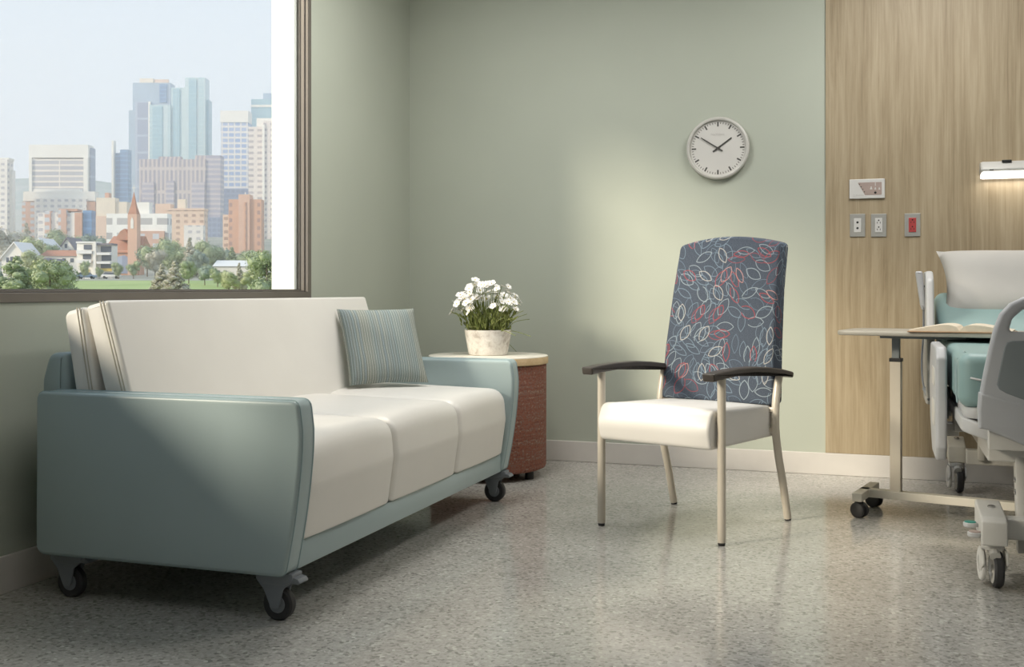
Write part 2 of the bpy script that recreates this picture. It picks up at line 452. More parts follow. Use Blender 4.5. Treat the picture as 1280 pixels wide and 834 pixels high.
# ------------------------------------------------------------------ the room
XL, YB, XR, YF, ZC = -2.736, 6.089, 2.5, -2.6, 3.0
WY0, WY1, WZ0, WZ1 = .60, 4.865, .957, 2.64
b = MB(); b.box(XL - .25, XR + .2, YF - .2, YB + .2, -.12, 0); struct(b.build('floor', M['floor'], smooth=False))
b = MB(); b.box(XL - .25, XR + .2, YF - .2, YB + .2, ZC, ZC + .12); struct(b.build('ceiling', M['ceil'], smooth=False))
b = MB(); b.box(XL - .2, XR + .2, YB, YB + .2, 0, ZC); struct(b.build('wall_back', M['sage'], smooth=False))
b = MB(); b.box(XR, XR + .2, YF, YB, 0, ZC); struct(b.build('wall_right', M['offwhite_wall'], smooth=False))
b = MB(); b.box(XL - .2, XR + .2, YF - .2, YF, 0, ZC); struct(b.build('wall_front', M['offwhite_wall'], smooth=False))
b = MB()
b.box(XL - .2, XL, YF, WY0, 0, ZC); b.box(XL - .2, XL, WY1, YB, 0, ZC)
b.box(XL - .2, XL, WY0, WY1, 0, WZ0); b.box(XL - .2, XL, WY0, WY1, WZ1, ZC)
struct(b.build('wall_left', M['sage_dark'], smooth=False))
# oak panelling, baseboards
b = MB(); b.box(-.275, XR, YB - .012, YB, .119, ZC, .001, 1); struct(b.build('trim_1', M['oak'], smooth=False))
b = MB(); b.box(XL, XR, YB - .014, YB, 0, .118, .003, 2); struct(b.build('baseboard_back', M['base'], smooth=False))
b = MB(); b.box(XL, XL + .014, YF, YB, 0, .124, .003, 2); struct(b.build('baseboard_left', M['base'], smooth=False))
# outside reveal lining of the window
b = MB(); rx0, rx1 = XL - .185, XL - .055
b.box(rx0, rx1, WY1 - .065, WY1, WZ0, WZ1); b.box(rx0, rx1, WY0, WY0 + .065, WZ0, WZ1)
b.box(rx0, rx1, WY0, WY1, WZ0, .99); b.box(rx0, rx1, WY0, WY1, WZ1 - .05, WZ1)
struct(b.build('trim_2', M['reveal'], smooth=False))
win = struct(link(bpy.data.objects.new('window_1', None))); win.location = (XL, (WY0 + WY1) / 2, WZ0)
def ring(bm_, x0, x1, d0, d1, bev=.002):
    """rectangular ring: outer inset d0, inner inset d1 from the wall opening"""
    y0, y1, z0, z1 = WY0 + d0, WY1 - d0, WZ0 + d0, WZ1 - d0; w = d1 - d0
    bm_.box(x0, x1, y0, y0 + w, z0, z1, bev); bm_.box(x0, x1, y1 - w, y1, z0, z1, bev)
    bm_.box(x0, x1, y0 + w, y1 - w, z0, z0 + w, bev); bm_.box(x0, x1, y0 + w, y1 - w, z1 - w, z1, bev)
b = MB(); ring(b, XL - .055, XL + .006, 0, .034); b.box(XL - .055, XL + .006, 1.43, 1.58, WZ0 + .03, WZ1 - .03, .002); b.build('window_frame', M['frame'], win, True, smooth=False)  # wide upright bar out of view, added to dim the sun on the sofa arm
b = MB(); ring(b, XL - .055, XL - .012, .034, .041); ring(b, XL - .050, XL - .034, .041, .046); b.build('glazing_bead', M['frame'], win, True, smooth=False)
b = MB(); b.box(XL - .047, XL - .041, WY0 + .04, WY1 - .04, WZ0 + .04, WZ1 - .04); b.build('window_pane', M['glass'], win, True, smooth=False)

# ------------------------------------------------------------------ sofa
sofa = thing('sofa', 'cream three-seat sofa with pale teal arms standing on casters under the window', 'sofa', (-2.1, 3.83, 0))
arm_curve = [(p.x, p.z) for p in smooth_path([(-1.670, 0, .147), (-1.652, 0, .235), (-1.634, 0, .34), (-1.620, 0, .45), (-1.613, 0, .545), (-1.615, 0, .62), (-1.624, 0, .672)], 4)]
arm_prof = rpoly([(-2.585, .147), arm_curve[0]] + arm_curve[5:-6] + [arm_curve[-1], (-2.582, .672)], [.034, .03] + [0] * (len(arm_curve) - 11) + [.03, .03], 5)
for (y0, y1) in ((2.81, 2.90), (4.757, 4.847)):
    b = MB(); b.soft(arm_prof, y0, y1, .012, 'y', 4); a_ = b.build('armrest', M['vinyl_teal'], sofa, True)
    for yy in (y0 + .012, y1 - .012):
        b = MB(); b.tube([(p[0], yy, p[1]) for p in arm_prof] + [(arm_prof[0][0], yy, arm_prof[0][1])], .0026, 6); b.build('piping', M['seam_teal'], a_, True)
b = MB(); b.box(-1.73, -1.672, 2.9, 4.757, .15, .234, .006); b.box(-2.55, -1.73, 2.9, 4.757, .16, .235, .004)
b.build('base_rail', M['vinyl_teal'], sofa, True)
seat_prof = rpoly([(-2.30, .236), (-1.664, .236), (-1.640, .40), (-1.652, .545), (-2.30, .560)], [.01, .012, .12, .085, .02], 7)
for (y0, y1) in ((2.901, 3.533), (3.533, 4.163), (4.163, 4.756)):
    yc, hw = (y0 + y1) / 2, (y1 - y0) / 2
    def crown(x, y, z):
        k = max(0, 1 - abs((y - yc) / hw) ** 2.6)
        t = min(1, max(0, (z - .42) / .1))
        f = min(1, max(0, (x + 2.0) / .3))
        return (x + .006 * k * f, y, z + (.016 * k - .008) * t)
    b = MB(); b.soft(seat_prof, y0, y1, .030, 'y', 6, crown, mid=14)
    b.build('seat_cushion', M['vinyl_white'], sofa, True, auto=50)
fb = rpoly([(-2.243, .52), (-2.378, .968), (-2.468, .946), (-2.345, .50)], [.02, .014, .016, .02], 5)
rb = rpoly([(-2.385, .48), (-2.474, .945), (-2.556, .926), (-2.47, .46)], [.02, .016, .03, .02], 5)
for nm, pf in (('back_cushion', fb), ('rear_cushion', rb)):
    b = MB(); b.soft(pf, 2.904, 4.772, .014, 'y', 4, mid=6); bc = b.build(nm, M['vinyl_white'], sofa, True)
    lo, hi = ((-2.266, .53), (-2.396, .9645)) if nm == 'back_cushion' else ((-2.405, .50), (-2.488, .9425))
    b = MB()
    for off in (0, -.012):
        for y in (2.9035, 4.7725):
            b = MB(); b.tube([(lo[0] + off, y, lo[1]), (hi[0] + off, y, hi[1])], .0022, 6); b.build('piping', M['seam_cream'], bc, True)
sh = rpoly([(-2.655, .15), (-2.56, .15), (-2.535, .60), (-2.548, .792), (-2.618, .792), (-2.648, .70)], [.02, .02, .05, .02, .04, .08], 5)
b = MB(); b.soft(sh, 2.906, 4.75, .02, 'y', 4); b.build('back_shell', M['vinyl_teal'], sofa, True)

def sofa_caster(x, y, ped):
    c = Vector((x, y, .05))
    W = Matrix.Translation(c) @ Matrix.Rotation(PI / 2, 4, 'X')
    f = MB()
    v = rpoly([(x - .066, .146), (x + .060, .146), (x + .058, .122), (x + .026, .100), (x + .012, .040), (x - .016, .040), (x - .040, .095), (x - .064, .122)], [.004, .004, .01, .02, .010, .010, .03, .012], 4)
    for (a, d) in ((-.026, -.019), (.019, .026)): f.soft(v, y + a, y + d, .002, 'y', 2)
    f.soft(rpoly([(x - .066, .148), (x + .062, .148), (x + .060, .126), (x + .03, .112), (x - .045, .112), (x - .066, .126)], .006, 3), y - .030, y + .030, .004, 'y', 2)
    fk = f.build('caster', M['caster_grey'], sofa, True)
    w = MB(); w.lathe([(.018, -.014), (.044, -.016), (.050, -.010), (.050, .010), (.044, .016), (.018, .014)], 32, W); w.build('wheel', M['tyre'], fk, True)
    h = MB(); h.lathe([(0, -.0165), (.026, -.0165), (.028, -.012), (.028, .012), (.026, .0165), (0, .0165)], 24, W); h.build('hub', M['caster_grey'], fk, True)
    p = MB()
    pr = rpoly([(x + .03, .145), (x + .078, .134), (x + .086, .122), (x + .076, .117), (x + .03, .120)], .004, 3)
    p.soft(pr, y - .027, y + .027, .004, 'y', 2); p.build('brake_pedal', M['caster_grey'], fk, True)
for (x, y) in ((-2.492, 2.875), (-1.722, 2.875), (-2.492, 4.815), (-1.722, 4.815)): sofa_caster(x, y, True)

# ------------------------------------------------------------------ pillows
def pillow_mesh(w, h, t, n=28, pinch=.07, sag=0):
    vs = []; fs = []; uv = []
    for side in (1, -1):
        o = len(vs)
        for j in range(n + 1):
            for i in range(n + 1):
                u = 2 * i / n - 1; v = 2 * j / n - 1
                x = w / 2 * u * (1 - pinch * (1 - v * v) * abs(u) ** 3); y = h / 2 * v * (1 - pinch * (1 - u * u) * abs(v) ** 3)
                d = (max(0, 1 - u ** 4) * max(0, 1 - v ** 4)) ** .55
                wr = 1 + .05 * math.sin(5 * u + 3 * v) * math.cos(4 * v - 2 * u)
                z = side * t / 2 * d * wr
                vs.append((x, y - sag * d * (v > 0) * 0, z)); uv.append((i / n, j / n))
        for j in range(n):
            for i in range(n):
                a = o + j * (n + 1) + i; f = (a, a + 1, a + n + 2, a + n + 1); fs.append(f if side > 0 else f[::-1])
    return vs, fs, uv
def frame_mat(origin, ex, ey):
    ex = Vector(ex).normalized(); ez = ex.cross(Vector(ey)).normalized(); ey = ez.cross(ex)
    m = Matrix((ex, ey, ez)).transposed().to_4x4(); m.translation = Vector(origin); return m
b = MB(); vs, fs, uv = pillow_mesh(.375, .385, .105, pinch=.045)
cm = frame_mat((-2.145, 4.475, .745), (.252, .254, 0), (-.14, .14, .35))
b.add(vs, fs, cm, uv); bmesh.ops.remove_doubles(b.bm, verts=b.bm.verts, dist=1e-5)
tag(b.build('throw_pillow', M['stripes'], None, auto=80), 'teal and grey striped square throw pillow leaning in the corner of the sofa', 'pillow')

# ------------------------------------------------------------------ side table and plant
TX, TY = -2.008, 5.507
st = thing('side_table', 'round drum side table in rust tweed fabric with pale top beside the sofa', 'side table', (TX, TY, 0))
b = MB(); b.lathe([(.0, .042), (.29, .042), (.309, .050), (.314, .062), (.315, .59), (.312, .606), (.0, .606)], 72, None, True)
b.build('drum', M['tweed'], st, auto=50)
b = MB(); b.lathe([(.0, .604), (.322, .604), (.325, .607), (.325, .640), (.323, .6425), (0, .6425)], 72); tp = b.build('table_top', M['oak_edge'], st, auto=40)
b = MB(); b.lathe([(.0, .642), (.3235, .642), (.3235, .6455), (.321, .647), (0, .647)], 72); b.build('laminate_surface', M['laminate'], tp, auto=40)
for k in range(4):
    a = R(-15 + 90 * k); b = MB(); b.lathe([(0, 0), (.022, 0), (.024, .004), (.024, .044), (0, .044)], 16, Matrix.Translation((.265 * math.cos(a), .265 * math.sin(a), 0)))
    b.build('foot', M['black'], st)
pl = thing('potted_plant', 'small white-flowered plant in a whitewashed pot on the round side table', 'plant', (TX - .005, TY + .01, .647))
b = MB(); b.lathe([(0, 0), (.100, 0), (.106, .004), (.128, .132), (.127, .137), (.119, .137), (.116, .125), (.113, .118), (0, .118)], 48)
b.build('pot', M['pot'], pl, auto=40)
b = MB(); b.lathe([(.1135, .119), (.06, .124), (0, .126)], 32); b.build('soil', M['soil'], pl)
rg = random.Random(11)
fol = MB(); heads = []
for k in range(105):
    a = rg.uniform(0, 2 * PI); r0 = .10 * math.sqrt(rg.random()); lean = rg.uniform(.3, 1.0)
    p0 = Vector((r0 * math.cos(a), r0 * math.sin(a), .118))
    L = rg.uniform(.12, .30) * (1.0 if lean > .5 else 1.08)
    out = Vector((math.cos(a + rg.uniform(-.5, .5)), math.sin(a + rg.uniform(-.5, .5)), 0)) * (.02 + .55 * r0 * lean / .1 * .17 / .17 * .30)
    tip = p0 + Vector((0, 0, L)) + out * (L / .25)
    rr = math.hypot(tip.x, tip.y)
    tip.z = min(tip.z, .118 + .31 * (1 - (rr / .26) ** 2))
    mid = p0.lerp(tip, .5) + Vector((0, 0, .02)) - out * .18
    pts = smooth_path([p0, mid, tip], 4); fol.tube(pts, .0016, 4)
    heads.append((tip, (tip - mid).normalized()))
for k in range(430):
    a = rg.uniform(0, 2 * PI); r0 = .115 * math.sqrt(rg.random()); p = Vector((r0 * math.cos(a), r0 * math.sin(a), .12))
    up = Vector((math.cos(a) * rg.uniform(0, .75), math.sin(a) * rg.uniform(0, .75), 1)).normalized()
    p = p + up * rg.uniform(0, .15) * (1 - .4 * r0 / .115)
    d = (up + Vector((rg.uniform(-1, 1), rg.uniform(-1, 1), rg.uniform(-.2, .4))) * .55).normalized()
    s_ = d.cross(Vector((rg.uniform(-1, 1), rg.uniform(-1, 1), .2))).normalized(); L = rg.uniform(.022, .055); w = L * rg.uniform(.12, .2)
    nrm = d.cross(s_) * L * .12
    fol.add([p, p + d * L * .5 + s_ * w + nrm, p + d * L, p + d * L * .5 - s_ * w + nrm], [(0, 1, 2), (0, 2, 3)])
fol.build('foliage', M['leaf'], pl)
def flower_mesh():
    b = MB()
    for k in range(5):
        a = 2 * PI * k / 5; ca, sa = math.cos(a), math.sin(a)
        vs = [(.002, 0, 0), (.009, -.0075, .002), (.0175, -.0085, .0045), (.021, 0, .004), (.0175, .0085, .0045), (.009, .0075, .002), (.012, 0, -.0004)]
        b.add([(x * ca - y * sa, x * sa + y * ca, z) for x, y, z in vs], [(0, 1, 6), (1, 2, 6), (2, 3, 6), (3, 4, 6), (4, 5, 6), (5, 0, 6)])
    return b
f0 = flower_mesh().build('flower', M['petal'], pl)
b = MB(); b.ico((0, 0, .002), .0035, 1, (1, 1, .7)); c0 = b.build('stamen', M['stamen'], f0)
first = True; nfl = 0
for tip, d in heads:
    if nfl > 98: break
    for j in range(1):
        q = tip + Vector((rg.uniform(-.012, .012), rg.uniform(-.012, .012), rg.uniform(-.01, .012)))
        if math.hypot(q.x, q.y) > .205 or q.z < .17: continue
        nd = (d + Vector((rg.uniform(-.8, .8), rg.uniform(-1.2, .3), rg.uniform(-.2, .5)))).normalized()
        rot = nd.to_track_quat('Z', 'Y').to_euler(); sc = rg.uniform(.9, 1.3)
        o = f0 if first else copy_part(f0, pl)
        first = False; o.location = q; o.rotation_euler = rot; o.scale = (sc, sc, sc); nfl += 1

# ------------------------------------------------------------------ patient chair
ch = thing('patient_chair', 'high-back patient chair with leaf-patterned navy back and white seat', 'chair', (-.85, 4.363, 0), R(-20.41))
for sx in (-1, 1):
    x = sx * .284
    b = MB(); b.tube([(x, 0, .012), (x, 0, .655)], .0168, 20); lg = b.build('leg', M['pale_metal'], ch)
    b = MB(); b.lathe([(0, 0), (.013, 0), (.0145, .003), (.0145, .013), (0, .013)], 16, Matrix.Translation((x, 0, 0))); b.build('rubber_foot', M['rubber'], lg)
    pth = smooth_path([(x, .596, .011), (x, .572, .09), (x, .543, .185), (x, .505, .29), (x, .478, .40), (x, .477, .50), (x, .492, .58), (x, .512, .635)], 5)
    b = MB(); b.tube(pth, .0168, 20); lg = b.build('leg', M['pale_metal'], ch)
    b = MB(); b.lathe([(0, 0), (.013, 0), (.0145, .003), (.0145, .013), (0, .013)], 16, Matrix.Translation((x, .598, 0))); b.build('rubber_foot', M['rubber'], lg)
    top = [(-.112, .678), (-.02, .684), (.10, .688), (.24, .687), (.36, .679), (.50, .663), (.605, .645)]
    bot = [(.598, .620), (.50, .636), (.36, .650), (.24, .658), (.10, .658), (-.02, .652), (-.104, .646)]
    b = MB(); b.soft(rpoly(top + bot, [.008] + [.05] * 5 + [.01, .006] + [.05] * 5 + [.006], 3), x - .027, x + .027, .008, 'x', 3)
    b.build('armrest', M['arm_dark'], ch)
def chair_crown(x, y, z):
    k = max(0, 1 - (x / .27) ** 2) * max(0, 1 - ((y - .22) / .34) ** 2); t = min(1, max(0, (z - .42) / .07))
    return (x, y, z + .018 * k * t)
sp_ = rpoly([(-.045, .372), (-.068, .45), (-.035, .528), (.05, .520), (.53, .503), (.53, .372)], [.03, .08, .05, .1, .012, .012], 6)
b = MB(); b.soft(sp_, -.262, .262, .014, 'x', 4, chair_crown, mid=12); b.build('seat', M['seat_white'], ch, auto=50)
b = MB()
for sx in (-1, 1): b.box(sx * .24 - .012, sx * .24 + .012, .03, .475, .385, .41, .003); b.box(min(sx * .255, sx * .284), max(sx * .255, sx * .284), .46, .485, .48, .50, .003)
b.box(-.284, .284, .0, .025, .39, .415, .003); b.box(-.284, .284, .465, .49, .39, .415, .003)
b.build('seat_frame', M['pale_metal'], ch)
NB = 12
bk = [(-.276, .508), (.276, .508), (.268, .75), (.256, 1.0), (.250, 1.205)]
arch = [(.250 - .5 * k / NB, 1.205 + .036 * (1 - (2 * k / NB - 1) ** 2)) for k in range(1, NB)]
bk = bk + arch + [(-.250, 1.205), (-.256, 1.0), (-.268, .75)]
bk = rpoly(bk, [.018, .018, 0, 0, .03] + [0] * (NB - 1) + [.03, 0, 0], 5)
def lean(x, y, z):
    t = (z - .508) / .70
    return (x, y + .128 * t - .022 * math.sin(PI * min(1, max(0, t))) * 1.0 * (1 - .0 * x) , z)
def uvb(v, a, b_, t):
    d = t - .466
    return (a + (1 if a > 0 else -1) * d * (1 if abs(a) > .235 else 0), b_)
b = MB(); b.soft(bk, .466, .562, .014, 'y', 3, lean, uvb, mid=2)
# cut the big end caps into strips so the lean stays smooth
for zc in [.55 + .05 * k for k in range(14)]:
    bmesh.ops.bisect_plane(b.bm, geom=list(b.bm.verts) + list(b.bm.edges) + list(b.bm.faces), plane_co=(0, 0, zc), plane_no=(0, 0, 1))
b.build('backrest', M['petals'], ch, auto=40)
b = MB()
for sx in (-1, 1): b.tube(smooth_path([(sx * .268, .50, .50), (sx * .262, .556, .56), (sx * .24, .60, .70), (sx * .22, .65, .95)], 5), .011, 12)
b.build('back_frame', M['pale_metal'], ch)

# ------------------------------------------------------------------ clock
ck = thing('wall_clock', 'round white wall clock with dark hands above the patient chair', 'clock', (-.851, YB, 1.79))
CK = Matrix.Translation((-.851, YB, 1.79)) @ Matrix.Rotation(PI / 2, 4, 'X')     # local z -> -y (towards the room)
b = MB(); b.lathe([(0, .0), (.168, .0), (.174, .006), (.1755, .020), (.172, .034), (.164, .038), (.157, .036), (.154, .028), (.154, .02), (0, .02)], 96, CK); b.build('case', M['clock_rim'], ck, True, auto=30)
b = MB(); b.lathe([(0, .0215), (.1545, .0215), (.1545, .019), (0, .019)], 96, CK); b.build('dial', M['clock_face'], ck, True, auto=30)
mk = MB()
for k in range(60):
    a = 2 * PI * k / 60; big_ = k % 5 == 0
    r0, r1, w = (.121, .146, .0042) if big_ else (.135, .146, .0016)
    rot = CK @ Matrix.Rotation(-a, 4, 'Z'); mk.box(-w, w, r0, r1, .0214, .0222, mat=rot)
mk.build('hour_markers', M['ink'], ck, True, smooth=False)
def hand(name, ang, l0, l1, w, z):
    h = MB(); rot = CK @ Matrix.Rotation(-R(ang), 4, 'Z')
    h.add([(-w, -l0, z), (w, -l0, z), (w * .7, l1, z), (-w * .7, l1, z), (-w, -l0, z + .002), (w, -l0, z + .002), (w * .7, l1, z + .002), (-w * .7, l1, z + .002)],
          [(0, 1, 2, 3), (4, 5, 6, 7), (0, 1, 5, 4), (1, 2, 6, 5), (2, 3, 7, 6), (3, 0, 4, 7)], rot)
    h.build(name, M['ink'], ck, True, smooth=False)
hand('hour_hand', 54, .034, .094, .0052, .0235)
hand('minute_hand', 303, .031, .112, .0040, .0265)
b = MB(); b.lathe([(0, .031), (.007, .031), (.007, .022), (0, .022)], 20, CK); b.build('hand_pin', M['ink'], ck, True)
text_mesh('dial_lettering', 'NeXtime', .020, M['faint_ink'], ck, facing(-.853, YB - .0222, 1.79 + .077), .0003)

# ------------------------------------------------------------------ wall devices on the oak panelling
YP = YB - .012
def outlet(x, z, label, name, kind):
    o = thing(name, label, 'outlet', (x, YP, z), 0)
    w, h = .039, .061
    b = MB(); b.box(x - w, x + w, YP - .006, YP, z - h, z + h, .0018, 2); b.build('cover_plate', M['plate'], o, True, smooth=False)
    b = MB(); b.box(x - .0185, x + .0185, YP - .0085, YP - .005, z - .038, z + .038, .0015, 2)
    r_ = b.build('receptacle', M['red_dev'] if kind == 'red' else M['dev_white'], o, True, smooth=False)
    for s in (-1, 1):
        if kind == 'jack':
            b = MB(); b.lathe([(0, 0), (.006, 0), (.006, .0012), (0, .0012)], 16, Matrix.Translation((x, YP - .0084, z + s * .0155)) @ Matrix.Rotation(PI / 2, 4, 'X'))
        else:
            b = MB(); zz = z + s * .018
            for dx in (-.0075, .0075): b.box(x + dx - .0014, x + dx + .0014, YP - .0092, YP - .0083, zz - .0085, zz + .0005)
            b.lathe([(0, 0), (.0038, 0), (.0038, .001), (0, .001)], 12, Matrix.Translation((x, YP - .0084, zz + .0085)) @ Matrix.Rotation(PI / 2, 4, 'X'))
        b.build('socket', M['black'], r_, True, smooth=False)
outlet(-.110, 1.346, 'steel wall plate with two round black jacks, nearest the green wall', 'jack_plate', 'jack')
outlet(-.0025, 1.344, 'white duplex outlet in a steel plate, middle of the three plates', 'power_outlet', 'white')
outlet(.166, 1.343, 'red emergency duplex outlet in a steel plate on oak panelling', 'power_outlet', 'red')
px, pz = -.0615, 1.540
pn = thing('nurse_call_panel', 'white nurse call panel with taupe overlay above the outlets on oak panelling', 'panel', (px, YP, pz))
b = MB(); b.box(px - .09, px + .09, YP - .012, YP, pz - .052, pz + .052, .003, 2); b.build('housing', M['dev_white'], pn, True, smooth=False)
b = MB(); ov = [(-.048, .034), (.074, .034), (.074, -.034), (-.010, -.034)]
b.soft(rpoly([(px + a, pz + c) for a, c in ov], .004, 3), YP - .0130, YP - .0118, .0004, 'y', 1); ovp = b.build('overlay', M['dev_grey'], pn, True, smooth=False)
def pbox(x0, x1, z0, z1, name, mat, y=.0138):
    b = MB(); b.box(px + x0, px + x1, YP - y, YP - .0125, pz + z0, pz + z1); return b.build(name, mat, pn, True, smooth=False)
b = MB(); b.lathe([(0, 0), (.0062, 0), (.0062, .002), (0, .002)], 16, Matrix.Translation((px + .042, YP - .0125, pz - .022)) @ Matrix.Rotation(PI / 2, 4, 'X')); b.build('call_button', M['black'], pn, True)
def figure(x, z, s):
    b = MB(); d0, d1 = YP - .0138, YP - .0125
    b.add([(px + x - s, d0, pz + z - s), (px + x + s, d0, pz + z - s), (px + x + s * .4, d0, pz + z + s * .5), (px + x - s * .4, d0, pz + z + s * .5)], [(0, 1, 2, 3)])
    b.lathe([(0, 0), (s * .45, 0), (s * .45, .0012), (0, .0012)], 12, Matrix.Translation((px + x, d1, pz + z + s * .9)) @ Matrix.Rotation(PI / 2, 4, 'X'))
    b.build('call_symbol', M['dev_white'], pn, True, smooth=False)
figure(.021, .003, .0065); figure(.042, .000, .0052); figure(.062, -.001, .005)
pbox(.0405, .0435, .014, .032, 'indicator_light', M['dev_white'])
for k in range(4):
    pbox(-.041 + .0085 * k, -.036 + .0085 * k, .022 - .0135 * k, .027 - .0135 * k, 'indicator_light', M['ink'])
b = MB(); b.lathe([(.0042, 0), (.006, 0), (.006, .001), (.0042, .001)], 16, Matrix.Translation((px - .066, YP - .0122, pz - .036)) @ Matrix.Rotation(PI / 2, 4, 'X')); b.build('maker_mark', M['faint_ink'], pn, True)
b = MB()
for k in range(9): b.box(px - .056 + .0045 * k, px - .0530 + .0045 * k, YP - .0126, YP - .0118, pz - .038, pz - .031 + (.002 if k in (0, 4, 6) else 0))
b.build('maker_lettering', M['faint_ink'], pn, True, smooth=False)

# head wall lamp
lx0, lx1 = .49, 1.12
lp = thing('reading_lamp', 'grey wall-mounted bar lamp glowing over the bed', 'lamp', ((lx0 + lx1) / 2, YP, 1.61))
pf = rpoly([(YP, 1.588), (YP - .085, 1.592), (YP - .105, 1.612), (YP - .075, 1.655), (YP, 1.66)], [.0, .006, .008, .01, 0], 3)
b = MB(); b.soft(pf, lx0, lx1, .012, 'x', 3); b.build('housing', M['lamp_body'], lp, True, auto=30)
pf = rpoly([(YP - .004, 1.572), (YP - .078, 1.568), (YP - .1, 1.582), (YP - .101, 1.602), (YP - .004, 1.602)], [.004, .012, .012, .004, .004], 4)
b = MB(); b.soft(pf, lx0 + .004, lx1 - .004, .012, 'x', 3); b.build('diffuser', M['lamp_glow'], lp, True, auto=30)
b = MB(); b.box(lx0 + .10, lx0 + .145, YP - .09, YP - .07, 1.648, 1.660, .002); b.build('latch', M['black'], lp, True, smooth=False)
b = MB(); b.box(lx0 + .04, lx0 + .06, YP - .103, YP - .09, 1.607, 1.613, .001); b.build('clip', M['ink'], lp, True, smooth=False)

# ------------------------------------------------------------------ overbed table
OT = thing('overbed_table', 'greige overbed table on a wheeled steel base beside the bed', 'table', (.071, 5.085, 0), R(-12.5))
b = MB(); b.box(-.155, .70, -.023, .023, .072, .108, .003); b.box(-.155, -.112, -.155, .18, .072, .108, .003); b.box(.66, .703, -.155, .18, .072, .108, .003)
b.build('base_frame', M['bed_cream'], OT, smooth=False)
b = MB(); b.box(-.023, .023, -.020, .020, .10, .69, .003); b.build('column', M['pale_metal'], OT, smooth=False)
b = MB(); b.box(-.026, .026, -.023, .023, .682, .698, .002); b.build('collar', M['black'], OT, smooth=False)
b = MB(); b.box(-.016, .016, -.014, .014, .69, .80, .002); b.build('inner_column', M['bed_panel'], OT, smooth=False)
ot = rpoly([(-.222, -.19), (.53, -.19), (.53, .21), (-.222, .21)], [.07, .04, .04, .10], 8)
b = MB(); b.soft(ot, .802, .822, .006, 'z', 3); b.build('table_top', M['obt_top'], OT)
b = MB(); b.box(-.06, .30, -.05, .05, .786, .803, .003); b.build('top_bracket', M['bed_panel'], OT, smooth=False)
def TURN(x, y): return Matrix.Translation((x, y, 0)) @ Matrix.Rotation(R(68), 4, 'Z') @ Matrix.Translation((-x, -y, 0))
for (x, y) in ((-.134, -.125), (-.134, .15), (.682, -.125), (.682, .15)):
    b = MB()
    b.soft(rpoly([(y - .028, .020), (y - .030, .050), (y - .010, .068), (y + .015, .068), (y + .024, .045)], .008, 3), x - .006, x + .006, .002, 'x', 2, mat=TURN(x, y))
    b.lathe([(0, 0), (.009, 0), (.009, .03), (0, .03)], 12, Matrix.Translation((x, y, .047)))
    c_ = b.build('caster', M['black'], OT)
    for s in (-.016, .016):
        b = MB(); b.lathe([(0, -.009), (.027, -.009), (.0335, -.005), (.0335, .005), (.027, .009), (0, .009)], 28, TURN(x, y) @ Matrix.Translation((x + s, y - .006, .0335)) @ Matrix.Rotation(PI / 2, 4, 'Y')); b.build('wheel', M['rubber'], c_)

# open book on the table
BK = thing('open_book', 'open book with cream pages lying on the overbed table', 'book', (.335, 4.96, .822), R(-9))
b = MB(); b.box(-.205, .205, -.135, .135, .0, .004, .001); b.build('cover', M['cover'], BK, smooth=False)
for s in (-1, 1):
    n = 14; topc = []; 
    for k in range(n + 1):
        t = k / n; topc.append((s * .198 * t, .008 + .030 * math.sin(PI * min(1, t * 1.25)) ** .8 * (1 - .45 * t) + .004 * (1 - t) if t < .8 else .008 + .030 * max(0, math.sin(PI * .999)) + .012 * (1 - t) / .2 * .5 + .002))
    prof = [(0, .0042)] + [(x, max(.006, .010 + .026 * math.sin(PI * (abs(x) / .198) ** .6) ** 1.0 * (1 - .35 * abs(x) / .198))) for x, _ in topc] + [(s * .196, .0042)]
    b = MB(); b.soft(prof, -.128, .128, .0008, 'y', 1); b.build('page_block', M['paper'], BK, auto=25)

# ------------------------------------------------------------------ hospital bed
bed = thing('hospital_bed', 'hospital bed with aqua mattress and grey end board at the right edge', 'bed', (.79, 4.95, 0))
BX = .79
def mir(pts): return pts + [(2 * BX - x, z) for x, z in reversed(pts)]
half = [(.50, .470), (.46, .486), (.40, .512), (.345, .535), (.321, .540), (.318, .60), (.322, .662), (.334, .73), (.350, .81), (.363, .868), (.382, .920), (.412, .955), (.452, .976), (.52, .986)]
out = mir(half)
hole = rpoly([(.408, .861), (.62, .861), (.62, .938), (.455, .938), (.420, .905)], [.012, .03, .03, .03, .03], 5)
hole2 = [(2 * BX - x, z) for x, z in hole][::-1]
FM = Matrix.Translation((0, 3.955, 0)) @ FRONT
curve_mesh('footboard', [out, hole, hole2], .026, .014, M['bed_grey'], bed, FM)
fbp = mir([(.52, .618), (.456, .634), (.40, .655), (.378, .668), (.370, .684), (.380, .74), (.394, .812), (.402, .827), (.42, .832), (.52, .834)])
curve_mesh('inset_panel', [fbp], .029, .006, M['bed_panel'], bed, FM)
low = mir([(.50, .466), (.46, .482), (.40, .508), (.345, .531), (.317, .536), (.314, .60), (.318, .655), (.345, .652), (.40, .636), (.50, .605)])
curve_mesh('lower_shroud', [low], .032, .012, M['bed_grey'], bed, FM)
b = MB(); b.soft(rpoly([(.352, .458), (2 * BX - .352, .458), (2 * BX - .352, .558), (.352, .558)], .004, 2), 3.985, 4.12, .003, 'y', 2); b.build('foot_bracket', M['bed_metal'], bed, True)
